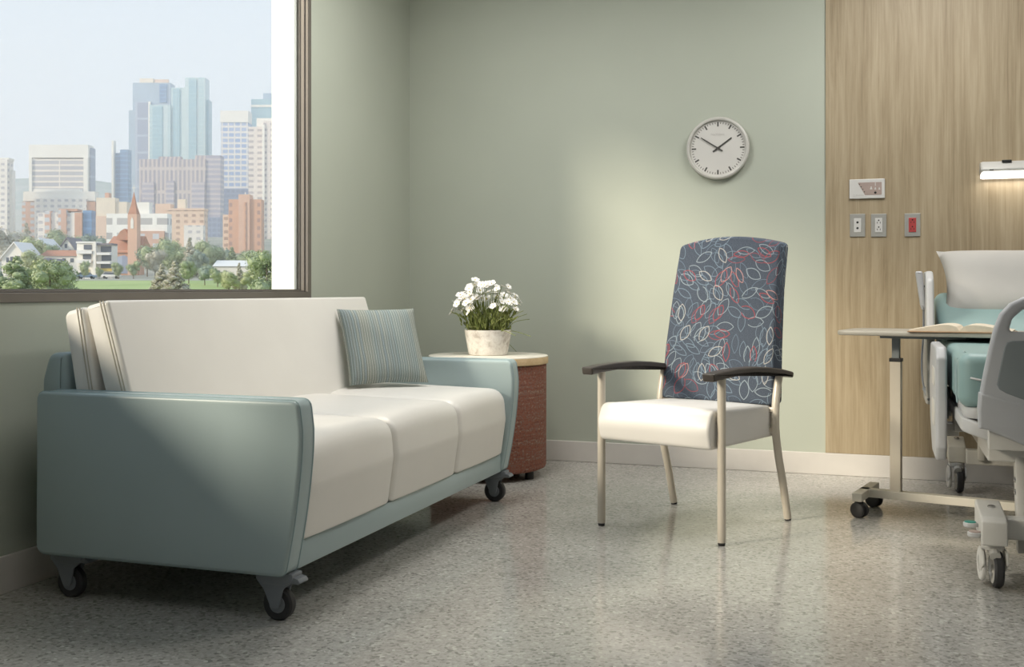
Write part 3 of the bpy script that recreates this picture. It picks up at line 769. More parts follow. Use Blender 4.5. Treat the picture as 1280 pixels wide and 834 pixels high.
# deck and tray
dk = rpoly([(.272, 4.03), (2 * BX - .272, 4.03), (2 * BX - .272, 5.88), (.272, 5.88)], [.09, .09, .03, .03], 8)
def dish(x, y, z): return (x, y, z - .05 * min(1, max(0, (4.16 - y) / .14)) * min(1, max(0, (x - .272) / .1)) * .6)
b = MB(); b.soft(dk, .505, .556, .008, 'z', 3, dish); b.build('deck_frame', M['bed_white'], bed, True)
b = MB(); b.box(.36, 2 * BX - .36, 4.12, 5.8, .40, .50, .006); b.build('deck_chassis', M['bed_metal'], bed, True, smooth=False)
# mattress, foot section then raised head section
mp = rpoly([(.262, 4.045), (2 * BX - .262, 4.045), (2 * BX - .262, 5.12), (.262, 5.12)], [.055, .055, .02, .02], 6)
b = MB(); b.soft(mp, .590, .780, .038, 'z', 6); mt = b.build('mattress', M['mattress'], bed, True, auto=50)
b = MB(); b.soft([(x * .96 + BX * .04, y + .008) for x, y in mp], .552, .592, .006, 'z', 2); b.build('mattress_base', M['bed_white'], mt, True)
b = MB(); b.tube(smooth_path([(.300, 4.046, .695), (.308, 4.038, .694), (.33, 4.030, .690), (.36, 4.032, .688), (.46, 4.034, .689)], 5), .0038, 8); b.build('pull_strap', M['bed_white'], mt, True)
b = MB()
for y in (4.14, 4.17):
    b = MB(); b.tube([(.2635, y, .60), (.2605, y, .64), (.2605, y, .72), (.266, y, .755), (.29, y, .781)], .003, 6); b.build('piping', M['seam_teal'], mt, True)
hp = rpoly([(5.08, .59), (5.10, .78), (5.80, .985), (5.87, .985), (5.90, .80), (5.84, .76)], [.02, .03, .04, .03, .02, .03], 5)
b = MB(); b.soft(hp, .262, 2 * BX - .262, .045, 'x', 5); b.build('mattress_head', M['mattress'], bed, True, auto=50)
b = MB(); b.soft(rpoly([(5.10, .55), (5.10, .585), (5.84, .755), (5.86, .72)], .006, 2), .30, 2 * BX - .30, .004, 'x', 2); b.build('backrest_panel', M['bed_white'], bed, True)
hb = rpoly([(.40, .50), (2 * BX - .40, .50), (2 * BX - .36, 1.03), (.36, 1.03)], [.03, .03, .08, .08], 6)
b = MB(); b.soft(hb, 5.93, 5.97, .014, 'y', 4); b.build('headboard', M['bed_grey'], bed, True)
# side rails
rail = rpoly([(4.40, .40), (4.44, .345), (4.72, .345), (4.90, .46), (4.95, .60), (4.93, .72), (4.86, .785), (4.44, .785), (4.40, .74)], [.02, .04, .06, .06, .08, .06, .05, .035, .02], 6)
hrail = rpoly([(5.20, .56), (5.34, .47), (5.60, .47), (5.66, .55), (5.74, .80), (5.72, 1.05), (5.66, 1.088), (5.40, 1.088), (5.32, 1.05), (5.20, .70)], [.05, .05, .05, .05, .1, .05, .04, .04, .05, .06], 6)
for sgn in (1, -1):
    def fx(v): return v if sgn > 0 else 2 * BX - v
    x0, x1 = sorted((fx(.204), fx(.244)))
    b = MB(); b.soft(rail, x0, x1, .012, 'x', 4); rl = b.build('side_rail', M['bed_grey'], bed, True)
    xo = fx(.2035)
    b = MB()
    for (y, z, h) in ((4.60, .66, .07), (4.60, .52, .10)): b.soft(rpoly([(y - .10, z - h / 2), (y + .10, z - h / 2), (y + .10, z + h / 2), (y - .10, z + h / 2)], .03, 5), xo - .0015, xo + .0015, .0007, 'x', 1)
    b.build('grip_recess', M['bed_metal'], rl, True)
    b = MB(); xi = fx(.30); b.box(min(fx(.236), xi), max(fx(.236), xi), 4.62, 4.70, .42, .47, .004); b.box(min(fx(.28), fx(.40)), max(fx(.28), fx(.40)), 4.60, 4.72, .44, .505, .004); b.build('rail_arm', M['bed_metal'], rl, True, smooth=False)
    x0, x1 = sorted((fx(.203), fx(.238)))
    b = MB(); b.soft(hrail, x0, x1, .012, 'x', 4); rl = b.build('side_rail', M['bed_white'], bed, True)
    b = MB(); b.box(min(fx(.23), fx(.42)), max(fx(.23), fx(.42)), 5.42, 5.50, .49, .53, .004); b.build('rail_arm', M['bed_metal'], rl, True, smooth=False)
for k in range(4):
    y = 4.72 + .05 * k
    b = MB(); b.soft(rpoly([(y, .60), (y + .022, .60), (y + .012, .51), (y - .014, .475 - .01 * (k % 2)), (y - .022, .50)], .006, 3), .252 + .008 * k, .262 + .008 * k, .002, 'x', 2)
    b.build('linkage', M['bed_panel'], bed, True)
# base: end boxes, cross bars, lift arms
b = MB()
for y in (4.03, 5.69): b.box(.40, 2 * BX - .40, y - .035, y + .035, .155, .225, .005)
b.box(BX - .05, BX + .05, 4.03, 5.69, .165, .215, .005)
b.build('base_frame', M['bed_metal'], bed, True, smooth=False)
for sgn in (1, -1):
    def fx(v): return v if sgn > 0 else 2 * BX - v
    b = MB(); xa, xb = sorted((fx(.448), fx(.478)))
    b.soft(rpoly([(4.14, .50), (4.20, .50), (4.10, .10), (4.04, .10)], .008, 3), xa, xb, .003, 'x', 2)
    la = b.build('lift_arm', M['bed_metal'], bed, True)
    for z in (.30, .34):
        b = MB(); b.lathe([(0, 0), (.010, 0), (.010, .012), (0, .012)], 12, Matrix.Translation((fx(.443), 4.105 + (z - .3) * .25, z)) @ Matrix.Rotation(PI / 2, 4, 'Y')); b.build('bolt', M['steel'], la, True)
    b = MB(); b.soft(rpoly([(5.50, .50), (5.56, .50), (5.68, .18), (5.62, .18)], .008, 3), xa, xb, .003, 'x', 2); b.build('lift_arm', M['bed_metal'], bed, True)

def bed_caster(cx, cy, pedals, s):
    hx0, hx1 = cx - .040, cx + .042
    y0, y1 = (cy - .10, cy + .18) if pedals else (cy - .07, cy + .10)
    pr = rpoly([(y0, .150), (y0 + .012, .228), (y0 + .04, .240), (y1, .255 if pedals else .262), (y1, .158)], [.006, .012, .03, .01, .006], 4)
    b = MB(); b.soft(pr, hx0, hx1, .007, 'x', 3); hs = b.build('caster_housing', M['bed_cream'] if not pedals else M['bed_metal'], bed, True)
    b = MB(); b.lathe([(0, 0), (.013, 0), (.013, .004), (.009, .006), (0, .006)], 16, Matrix.Translation((cx + .005, (y0 + y1) / 2 + .03, .249 if pedals else .256)) @ Matrix.Rotation(R(4), 4, 'X')); b.build('cap', M['steel'], hs, True)
    Rz = Matrix.Translation((cx, cy - .035, 0)) @ Matrix.Rotation(R(5 * s), 4, 'Z')
    f = MB()
    f.lathe([(0, .128), (.034, .128), (.037, .134), (.037, .146), (.030, .152), (0, .152)], 28, Rz)
    v = rpoly([(-.060, .085), (-.048, .128), (.03, .132), (.030, .070), (.012, .056), (-.012, .056), (-.030, .072)], [.012, .02, .01, .01, .008, .008, .015], 4)
    for (a, d) in ((-.040, -.034), (.034, .040)): f.soft(v, a, d, .002, 'x', 2, mat=Rz)
    hood = [(-.058 * math.cos(t), .065 + .072 * math.sin(t)) for t in [PI * k / 14 for k in range(1, 14)]]
    f.tube([(0, -.045, .112), (0, -.02, .126), (0, .02, .130)], .018, 10, mat=Rz)
    fk = f.build('fork', M['bed_white'] if not pedals else M['bed_metal'], bed, True)
    for xx in (.012,):
        W = Rz @ Matrix.Translation((xx, 0, .062)) @ Matrix.Rotation(PI / 2, 4, 'Y')
        b = MB(); b.lathe([(.046, -.014), (.056, -.016), (.062, -.009), (.062, .009), (.056, .016), (.046, .014)], 36, W); w = b.build('tyre', M['tyre'], fk, True)
        b = MB(); b.lathe([(0, -.012), (.01, -.017), (.018, -.012), (.042, -.014), (.049, -.0155), (.050, .0), (.049, .0155), (.042, .014), (.018, .012), (.01, .017), (0, .012)], 36, W); b.build('wheel_disc', M['dev_white'], fk, True)
    W = Rz @ Matrix.Translation((-.030, .030, .070)) @ Matrix.Rotation(PI / 2, 4, 'Y')
    b = MB(); b.lathe([(.030, -.007), (.052, -.007), (.056, -.003), (.056, .003), (.052, .007), (.030, .007), (.030, -.007)], 36, W); b.build('fender', M['dev_white'], fk, True)
    if pedals:
        for (dx, dy, z, m) in ((-.066, .02, .196, 'green_pad'), (-.058, -.06, .180, 'dev_grey')):
            b = MB(); b.lathe([(0, -.010), (.020, -.010), (.023, -.006), (.023, .004), (.021, .006), (0, .006)], 24, Matrix.Translation((cx + dx, cy + dy, z))); b.box(cx + dx, cx - .035, cy + dy - .008, cy + dy + .008, z - .008, z + .001)
            pd = b.build('brake_pedal', M['bed_white'], bed, True)
            b = MB(); b.lathe([(0, .0058), (.0185, .0058), (.0185, .0085), (0, .0085)], 24, Matrix.Translation((cx + dx, cy + dy, z))); b.build('pedal_pad', M[m], pd, True)
bed_caster(.362, 4.00, True, 1); bed_caster(2 * BX - .362, 4.00, False, -1)
bed_caster(.362, 5.80, False, 1); bed_caster(2 * BX - .362, 5.80, False, -1)

# pillow on the bed, handset on the head rail
b = MB(); vs, fs, uv = pillow_mesh(.86, .42, .19, 30, pinch=.10)
pm = frame_mat((.70, 5.68, 1.015), (1, .0, .008), (0, .50, .86))
b.add(vs, fs, pm, uv); bmesh.ops.remove_doubles(b.bm, verts=b.bm.verts, dist=1e-5)
tag(b.build('bed_pillow', M['linen'], None, auto=80), 'plump white pillow propped on the raised head of the bed', 'pillow')
hs = thing('call_handset', 'slim grey handset hooked on the bed rail with its cord hanging down', 'handset', (.18, 5.45, .90))
b = MB(); b.soft(rpoly([(.160, 1.088), (.192, 1.088), (.206, .93), (.204, .905), (.190, .905), (.182, .93)], [.010, .010, .01, .006, .006, .01], 4), 5.40, 5.462, .010, 'y', 4); b.build('handset_body', M['bed_grey'], hs, True)
b = MB(); b.box(.186, .215, 5.415, 5.447, 1.012, 1.022, .002); b.build('hook', M['bed_panel'], hs, True, smooth=False)
b = MB(); b.tube(smooth_path([(.197, 5.43, .906), (.197, 5.43, .80), (.190, 5.43, .68), (.190, 5.40, .60), (.196, 5.36, .55), (.206, 5.32, .525), (.213, 5.30, .512)], 6), .0042, 8); cd = b.build('cord', M['caster_grey'], hs, True)
b = MB(); b.tube([(.198, 5.345, .545), (.218, 5.29, .50)], .010, 10); b.build('plug', M['caster_grey'], cd, True)

# glowing ceiling panels out of view, added to fill the room with light
def fill_panel(x, y, label, w=.6, d=1.2):
    c = thing('fill_panel', label, 'fill panel', (x, y, ZC), 0, 'added fill panels')
    b = MB()
    for (a0, a1, b0, b1) in ((-w / 2 - .03, w / 2 + .03, -d / 2 - .03, -d / 2), (-w / 2 - .03, w / 2 + .03, d / 2, d / 2 + .03), (-w / 2 - .03, -w / 2, -d / 2, d / 2), (w / 2, w / 2 + .03, -d / 2, d / 2)):
        b.box(a0, a1, b0, b1, -.012, 0)
    b.build('frame', M['dev_white'], c, smooth=False)
    b = MB(); b.box(-w / 2, w / 2, -d / 2, d / 2, -.006, 0); b.build('diffuser', M['fill_glow'], c, smooth=False)
    return c
FILL_LAMPS = [(-1.75, 4.3), (.3, 4.75), (-.8, 1.2), (1.2, 1.2)]
for k, (x, y) in enumerate(FILL_LAMPS):
    fill_panel(x, y, 'flat glowing panel added to the ceiling out of view as fill light')

# ------------------------------------------------------------------ the city beyond the window
CA = math.atan(459 / 1350)
FW = Vector((-math.sin(CA), math.cos(CA), 0)); RT = Vector((math.cos(CA), math.sin(CA), 0))
def spot(u, D, z=0.0): return FW * D + RT * ((u - 640) / 1350 * D) + Vector((0, 0, z))   # bearing and distance from the room
def zat(v, D): return 1 + (362.5 - v) / 1350 * D
TERR = [(14, -9), (60, -6), (120, -1.2), (150, 1.0), (185, 2.6), (250, 3.6), (330, 5.5), (400, 9), (500, 18), (600, 27), (900, 46), (1200, 60), (2000, 150), (3000, 300), (3300, 325), (4200, 200)]
def terr(D):
    for (a, za), (b_, zb) in zip(TERR, TERR[1:]):
        if D <= b_: return za + (zb - za) * (D - a) / (b_ - a)
    return TERR[-1][1]
def ground(name, mat, Ds, label, bump=0):
    vs = []; fs = []; us = list(range(-700, 820, 40)); rg = random.Random(3)
    for D in Ds:
        for u in us: vs.append(spot(u, D, terr(D) + (rg.uniform(-bump, bump) if D > 2500 else 0)))
    n = len(us)
    for i in range(len(Ds) - 1):
        for k in range(n - 1): a = i * n + k; fs.append((a, a + 1, a + n + 1, a + n))
    b = MB(); b.add(vs, fs); o = b.build(name, mat); struct(o, label); return o
ground('lawn', M['grass'], [14, 60, 120, 150, 185], 'green park lawn below the window')
ground('town_ground', M['town_ground'], [185, 250, 330, 400, 500, 600, 900, 1200, 2000], 'rising ground under the town')
ground('hills', M['hill'], [2000, 2500, 3000, 3300, 4200], 'hazy wooded hills on the skyline', 22)

F = {}
F['office'] = facade('beige_office_bands', (0.836, 0.742, 0.659), (0.399, 0.388, 0.435), 60, 4.6, .985, .66)
F['white'] = plain('pale_concrete', (0.883, 0.836, 0.765), .8, var=.04, vscale=.1)
F['cream'] = plain('cream_render', (0.836, 0.718, 0.576), .8, var=.05, vscale=.1)
F['peach'] = plain('peach_render', (0.789, 0.565, 0.435), .8, var=.05, vscale=.1)
F['brick'] = plain('pink_brick', (0.624, 0.352, 0.246), .85, var=.1, vscale=.3)
F['brickw'] = facade('pink_brick_windows', (0.659, 0.411, 0.317), (0.6, 0.624, 0.671), 5.2, 3.6, .45, .55)
F['whitew'] = facade('white_balcony_front', (0.86, 0.801, 0.742), (0.506, 0.482, 0.506), 4.2, 3.4, .5, .42)
F['blueglass'] = facade('blue_glass', (0.187, 0.329, 0.541), (0.116, 0.211, 0.399), 3, 4, .9, .7, .3)
F['slate'] = facade('slate_blue_glass', (0.435, 0.482, 0.6), (0.27, 0.305, 0.435), 13, 17, .82, .88, .35)
F['greyblue'] = plain('grey_blue_glass', (0.364, 0.458, 0.576), .35, var=.06, vscale=.05)
F['teal'] = facade('pale_teal_glass', (0.553, 0.659, 0.683), (0.435, 0.588, 0.635), 9, 4, .55, .8, .3)
F['tealdk'] = facade('teal_glass', (0.399, 0.565, 0.635), (0.305, 0.482, 0.565), 40, 4, .97, .82, .3)
F['mauve'] = facade('mauve_granite_grid', (0.6, 0.506, 0.482), (0.305, 0.27, 0.34), 3.3, 18, .52, .86)
F['mauve2'] = facade('mauve_granite_bands', (0.553, 0.482, 0.506), (0.364, 0.34, 0.435), 60, 3.8, .98, .55)
F['navy'] = facade('dark_blue_glass', (0.246, 0.293, 0.435), (0.163, 0.199, 0.34), 4, 4, .8, .6, .3)  # darker blue glass for the tower podiums
F['bluestripe'] = facade('white_frame_blue_windows', (0.789, 0.742, 0.718), (0.27, 0.376, 0.624), 5.2, 4.6, .80, .62)
F['pinkwin'] = facade('pale_pink_precast', (0.812, 0.718, 0.659), (0.435, 0.376, 0.388), 7.4, 3.9, .66, .42)
F['terra'] = facade('terracotta_windows', (0.671, 0.376, 0.246), (0.411, 0.234, 0.199), 6.5, 3.6, .22, .5)
F['terra_plain'] = plain('terracotta', (0.718, 0.458, 0.34), .85, var=.05, vscale=.2)
F['balc'] = facade('peach_balconies', (0.789, 0.576, 0.435), (0.435, 0.27, 0.199), 4.1, 3.1, .48, .46)
F['lowrise'] = facade('white_lowrise', (0.92, 0.895, 0.848), (0.458, 0.435, 0.435), 7.4, 5.4, .78, .45)
F['roof_red'] = plain('red_roof_tile', (0.506, 0.246, 0.163), .8, var=.1, vscale=.5)
F['roof_dark'] = plain('grey_shingle', (0.246, 0.222, 0.246), .8, var=.1, vscale=.5)
F['roof_pale'] = plain('pale_metal_roof', (0.836, 0.812, 0.789), .5, var=.03)
F['glass_dk'] = plain('dark_pane', (0.128, 0.14, 0.175), .25)
F['yellow'] = plain('yellow_panel', (0.742, 0.553, 0.175), .7)
F['door'] = plain('white_garage_door', (0.86, 0.86, 0.86), .7)

def cbox(root, name, mat, u0, u1, vt, D, depth, y=0.0, vb=None):
    """a box part of a far building; u/v are bearings, D its distance"""
    D0 = root['_D']; b = MB()
    x0 = (u0 - root['_u']) / 1350 * D0; x1 = (u1 - root['_u']) / 1350 * D0
    z0 = (zat(vb, D0) if vb is not None else terr(D0) - 4); z1 = zat(vt, D0)
    b.box(x0, x1, y, y + (depth * .38 if depth > 6 else depth), z0 - root.location.z, z1 - root.location.z)
    return b.build(name, mat, root, smooth=False)
def building(label, cat, u, D, name='building', group=None):
    r = thing(name, label, cat, spot(u, D, terr(D)), CA, group); r['_D'] = D; r['_u'] = u; return r

r = building('pale apartment tower with stacked balconies at the left edge of the window view', 'building', -8, 620, 'apartment_tower')
cbox(r, 'tower_body', F['whitew'], -30, 9, 199, 620, 20); cbox(r, 'balcony_stack', F['white'], 9, 12.5, 212, 620, 10, 3); cbox(r, 'roof_parapet', F['white'], -30, 10, 197, 620, 18, 1, 200)
r = building('broad beige office block with grey window bands and a blank top storey', 'building', 75, 900, 'office_block')
cbox(r, 'tower_body', F['office'], 38, 110, 199, 900, 30); cbox(r, 'top_storey', F['white'], 36.5, 110.5, 181, 900, 31, -.5, 197); cbox(r, 'side_fin', F['slate'], 110.5, 112, 184, 900, 26, 3); cbox(r, 'corner_pier', F['white'], 37, 40.5, 197, 900, 8, -1.2); cbox(r, 'corner_pier', F['white'], 105, 110.3, 197, 900, 8, -1.2)
r = building('white terraced residence with pink brick corners below the beige office block', 'building', 72, 640, 'residence_block')
cbox(r, 'brick_wing', F['brickw'], 26.5, 44, 252, 640, 20, 1); cbox(r, 'main_body', F['whitew'], 43, 108, 248, 640, 20); cbox(r, 'brick_wing', F['brick'], 107, 118, 252, 640, 20, 1); cbox(r, 'top_storey', F['white'], 27, 117, 239, 640, 16, 2, 251); cbox(r, 'roof_block', F['white'], 38, 96, 235.5, 640, 12, 4, 240)
r = building('pink brick and white flats with a blue glazed stair column', 'building', 82, 500, 'brick_flats')
cbox(r, 'main_body', F['whitew'], 47, 95, 266, 500, 16); cbox(r, 'brick_bay', F['brickw'], 57, 64, 264, 500, 15, -1); cbox(r, 'brick_bay', F['brickw'], 74, 84, 262, 500, 15, -1.2); cbox(r, 'brick_bay', F['brick'], 94, 103, 266, 500, 15, -.6); cbox(r, 'stair_column', F['blueglass'], 103, 114, 263, 500, 13, .5); cbox(r, 'roof_slab', F['brick'], 73, 96, 261, 500, 15, .5, 264)
r = building('slim blue glass tower with a white fin on its left', 'building', 150, 960, 'slim_tower')
cbox(r, 'glass_body', F['blueglass'], 142, 150, 191, 960, 22, 2); cbox(r, 'glass_wing', F['blueglass'], 150, 160, 187, 960, 24); cbox(r, 'white_fin', F['white'], 140.5, 143, 176, 960, 6, -2)
r = building('tall slate-blue skyscraper with stepped shoulders and a pale box on top', 'building', 188, 1080, 'skyscraper')
cbox(r, 'main_body', F['greyblue'], 165, 212, 103, 1080, 40, 2); cbox(r, 'window_wall', F['slate'], 169, 187, 127, 1080, 4, 0); cbox(r, 'left_shoulder', F['greyblue'], 161, 169, 138, 1080, 34, 0); cbox(r, 'roof_box', F['cream'], 171, 188, 96, 1080, 14, 8, 104); cbox(r, 'roof_sign', F['peach'], 189.5, 207, 97, 1080, 2, 9, 102.5); cbox(r, 'pale_spine', F['white'], 185.5, 188, 127, 1080, 5, -.5); cbox(r, 'recess', F['blueglass'], 199, 208, 105, 1080, 3, 1, 128)
r = building('pale teal glass skyscraper rising in three steps to the right', 'building', 222, 1000, 'glass_skyscraper')
cbox(r, 'low_step', F['teal'], 187, 213, 131, 1000, 34); cbox(r, 'middle_step', F['teal'], 213, 234, 109, 1000, 36, 2); cbox(r, 'high_step', F['teal'], 232, 257, 97.5, 1000, 38, -2); cbox(r, 'dark_glazing', F['tealdk'], 191, 203, 133, 1000, 2, -.6); cbox(r, 'dark_glazing', F['tealdk'], 215.5, 224, 111, 1000, 2, 1.2); cbox(r, 'dark_glazing', F['tealdk'], 237, 246.5, 100, 1000, 2, -2.8); cbox(r, 'side_wing', F['tealdk'], 257, 259.5, 124, 1000, 30, 3)
r = building('wide mauve granite office slab standing before the glass skyscrapers', 'building', 224, 830, 'granite_block')
cbox(r, 'main_body', F['mauve'], 174, 257, 199, 830, 30); cbox(r, 'banded_bay', F['mauve2'], 178, 193, 228, 830, 3, -1); cbox(r, 'banded_bay', F['mauve2'], 208, 218, 226, 830, 3, -1.2); cbox(r, 'banded_bay', F['mauve2'], 240, 256, 228, 830, 3, -1); cbox(r, 'right_wing', F['mauve2'], 257, 275, 194, 830, 28, 1); cbox(r, 'penthouse', F['mauve'], 196, 224, 195, 830, 14, 4, 200); cbox(r, 'penthouse', F['mauve'], 242, 259, 193.5, 830, 14, 4, 200); cbox(r, 'glass_podium', F['navy'], 256, 276, 272, 830, 28, -2)
r = building('white-topped tower gridded with blue windows left of the pink tower', 'building', 294, 900, 'gridded_tower')
cbox(r, 'tower_body', F['bluestripe'], 276, 310, 152, 900, 34); cbox(r, 'white_crown', F['white'], 275.5, 310.5, 138.5, 900, 35, -.6, 153); cbox(r, 'dark_podium', F['navy'], 276, 312, 236, 900, 34, -1)
r = building('teal glass tower with a grey roof plant behind the pink tower', 'building', 335, 1020, 'teal_tower')
cbox(r, 'tower_body', F['tealdk'], 314, 362, 124, 1020, 36); cbox(r, 'white_band', F['white'], 313.5, 362, 131, 1020, 37, -.5, 134); cbox(r, 'roof_plant', F['greyblue'], 327, 358, 115, 1020, 20, 6, 125)
r = building('pale pink tower with rows of dark windows beside the window reveal', 'building', 338, 740, 'pink_tower')
cbox(r, 'left_face', F['pinkwin'], 309.5, 330, 158, 740, 26, 2); cbox(r, 'right_face', F['pinkwin'], 329, 364, 151, 740, 26); cbox(r, 'sloped_crown', F['white'], 318, 364, 146, 740, 16, 6, 160); cbox(r, 'centre_pier', F['white'], 328, 331, 156, 740, 3, -1)
r = building('terracotta apartment tower with a tall centre bay above the trees', 'building', 306, 500, 'terracotta_tower')
cbox(r, 'left_bay', F['terra'], 285, 299, 249, 500, 16, 1); cbox(r, 'centre_bay', F['terra_plain'], 298, 312, 243, 500, 17); cbox(r, 'right_bay', F['terra'], 312, 326, 249, 500, 16, 1); cbox(r, 'window_strip', F['terra'], 305.3, 307.5, 253, 500, 1, -.4); cbox(r, 'side_wing', F['balc'], 277, 285.5, 268, 500, 13, 2); cbox(r, 'roof_mast', F['white'], 302, 303, 239, 500, .6, 6, 244)
r = building('peach apartment block with rows of small balconies right of the spire', 'building', 230, 560, 'balcony_block')
cbox(r, 'main_body', F['balc'], 208, 255, 262, 560, 18); cbox(r, 'rear_wing', F['peach'], 191, 210, 254, 560, 16, 4); cbox(r, 'roof_house', F['cream'], 218, 228, 248, 560, 8, 5, 263); cbox(r, 'roof_slab', F['peach'], 206, 256, 260.5, 560, 19, -.5, 263); cbox(r, 'front_wing', F['whitew'], 232, 256, 282, 560, 4, -3)
r = building('low peach block with a blank cream upper wall left of the spire', 'building', 138, 620, 'peach_block')
cbox(r, 'main_body', F['peach'], 113, 150, 270, 620, 18); cbox(r, 'blank_wall', F['cream'], 119.5, 143, 247, 620, 17, 1); cbox(r, 'side_wall', F['cream'], 142, 157, 252, 620, 15, 2); cbox(r, 'chimney', F['brick'], 127, 132, 240, 620, 4, 5, 248)
r = building('long white low-rise with window bands passing behind the church spire', 'building', 171, 400, 'low_rise')
cbox(r, 'main_body', F['lowrise'], 133, 209, 267, 400, 14); cbox(r, 'upper_storey', F['white'], 160, 183, 252, 400, 10, 3, 268); cbox(r, 'brick_base', F['brickw'], 176, 206, 289, 400, 3, -1)
# church
r = building('red-roofed brick church with a pointed spire and cross', 'church', 152, 330, 'church')
cbox(r, 'nave_wall', F['brick'], 131, 174, 313, 330, 12, 0); cbox(r, 'tower', F['terra_plain'], 161, 172.5, 268, 330, 3.2, -1.0)
def cprism(root, name, mat, pts, y0, y1):
    D0 = root['_D']; b = MB(); q = [((u - root['_u']) / 1350 * D0, zat(v, D0) - root.location.z) for u, v in pts]
    b.soft(q, y0, y1, .02, 'y', 1); return b.build(name, mat, root, smooth=False)
D0 = 330; b = MB(); k = D0 / 1350; zr = lambda v: zat(v, D0) - r.location.z
b.add([((128 - 152) * k, -.6, zr(316)), ((175 - 152) * k, -.6, zr(316)), ((174 - 152) * k, 6, zr(294)), ((133 - 152) * k, 6, zr(294)), ((128 - 152) * k, 12.6, zr(316)), ((175 - 152) * k, 12.6, zr(316))],
      [(0, 1, 2, 3), (3, 2, 5, 4), (0, 3, 4), (1, 5, 2), (0, 4, 5, 1)]); b.build('nave_roof', F['roof_red'], r, smooth=False)
cprism(r, 'gable', F['roof_red'], [(146, 297), (151, 289), (156, 286), (160, 292), (160, 300), (146, 300)], -.4, 5)
b = MB(); cx_ = (166.7 - 152) * k
b.add([(cx_ - 1.35, -1, zr(268)), (cx_ + 1.35, -1, zr(268)), (cx_ + 1.35, 2.1, zr(268)), (cx_ - 1.35, 2.1, zr(268)), (cx_ - .75, -.2, zr(258)), (cx_ + .75, -.2, zr(258)), (cx_ + .75, 1.3, zr(258)), (cx_ - .75, 1.3, zr(258)), (cx_, .55, zr(239))],
      [(0, 1, 5, 4), (1, 2, 6, 5), (2, 3, 7, 6), (3, 0, 4, 7), (4, 5, 8), (5, 6, 8), (6, 7, 8), (7, 4, 8), (0, 3, 2, 1)]); b.build('spire', F['roof_red'], r, smooth=False)
b = MB(); b.box(cx_ - .08, cx_ + .08, .47, .63, zr(240), zr(231)); b.box(cx_ - .6, cx_ + .6, .47, .63, zr(235.2), zr(234.2)); b.build('cross', F['white'], r, smooth=False)
cprism(r, 'lancet_window', F['white'], [(164.8, 286), (164.8, 276), (166.6, 271.5), (168.4, 276), (168.4, 286)], -1.12, -.9)
cprism(r, 'arched_window', F['slate'], [(140, 342), (140, 330), (147, 321), (156, 319), (164, 324), (168, 334), (168, 342)], -.2, .1)
# modern balcony house
r = building('white flat-roofed town house with stacked balconies beside the lawn', 'house', 118, 250, 'balcony_house')
cbox(r, 'left_block', F['white'], 96, 120, 303, 250, 9); cbox(r, 'right_block', F['white'], 120, 139, 306, 250, 9, .6); cbox(r, 'roof_slab', F['roof_dark'], 121, 140, 304.2, 250, 10, -.4, 306.5); cbox(r, 'roof_slab', F['roof_pale'], 95.5, 120.5, 302, 250, 10, -.3, 304)
for (u0, u1, v0, v1) in ((105, 115, 306, 312), (104, 114, 318, 324), (125, 138, 308, 315), (126, 138, 319, 326), (125, 138, 330, 335)): cbox(r, 'window', F['glass_dk'], u0, u1, v0, 250, .3, -.2 if u0 < 120 else .45, v1)
for (u0, u1, v0, v1) in ((98, 117, 313, 317.5), (98, 116, 325, 329), (123, 140, 316, 319), (123, 140, 327, 330)): cbox(r, 'balcony', F['roof_pale'], u0, u1, v0, 250, 1.3, -1.2, v1)
cbox(r, 'yellow_panel', F['yellow'], 124, 139, 335.5, 250, .3, .3, 339); cbox(r, 'yellow_panel', F['yellow'], 103, 112, 337, 250, .3, -.2, 341); cbox(r, 'garage_door', F['door'], 103, 116, 342, 250, .3, -.3, 349); cbox(r, 'party_wall', F['white'], 118, 121.5, 302.5, 250, 9.6, -.9)
# gabled houses
def gable(label, u0, u1, ve, vr, D, wall, roof, wins, over=1.0, side=False, name='gabled_house'):
    uc = (u0 + u1) / 2; r = building(label, 'house', uc, D, name); k = D / 1350; W = (u1 - u0) / 2 * k
    zz = lambda v: zat(v, D) - r.location.z; dp = 9.0
    b = MB(); zb = -3
    if not side:
        pf = [(-W, zb), (W, zb), (W, zz(ve)), (0, zz(vr)), (-W, zz(ve))]; b.soft(pf, 0, dp, .01, 'y', 1); b.build('wall', F[wall], r, smooth=False)
        b = MB(); o = .35; t = .28
        sl = (zz(vr) - zz(ve)) / W
        pf = [(-W - o, zz(ve) - o * sl), (0, zz(vr)), (W + o, zz(ve) - o * sl), (W + o, zz(ve) - o * sl + t), (0, zz(vr) + t * 1.4), (-W - o, zz(ve) - o * sl + t)]
        vs = [(x, -.5, z) for x, z in pf] + [(x, dp + .4, z) for x, z in pf]
        b.add(vs, [(0, 1, 4, 5), (1, 2, 3, 4), (6, 11, 10, 7), (7, 10, 9, 8), (0, 6, 7, 1), (1, 7, 8, 2), (5, 4, 10, 11), (4, 3, 9, 10), (0, 5, 11, 6), (2, 8, 9, 3)]); b.build('roof', F[roof], r, smooth=False)
    else:
        b.box(-W, W, 0, dp, zb, zz(ve)); b.build('wall', F[wall], r, smooth=False)
        b = MB(); e = .5
        b.add([(-W - e, -e, zz(ve)), (W + e, -e, zz(ve)), (W + e, dp / 2, zz(vr)), (-W - e, dp / 2, zz(vr)), (-W - e, dp + e, zz(ve)), (W + e, dp + e, zz(ve))],
              [(0, 1, 2, 3), (3, 2, 5, 4), (0, 3, 4), (1, 5, 2), (0, 4, 5, 1)]); b.build('roof', F[roof], r, smooth=False)
    for (a, c, v0, v1) in wins:
        b = MB(); b.box((a - uc) * k, (c - uc) * k, -.12, .1, zz(v1), zz(v0)); b.build('window', F['glass_dk'], r, smooth=False)
    return r
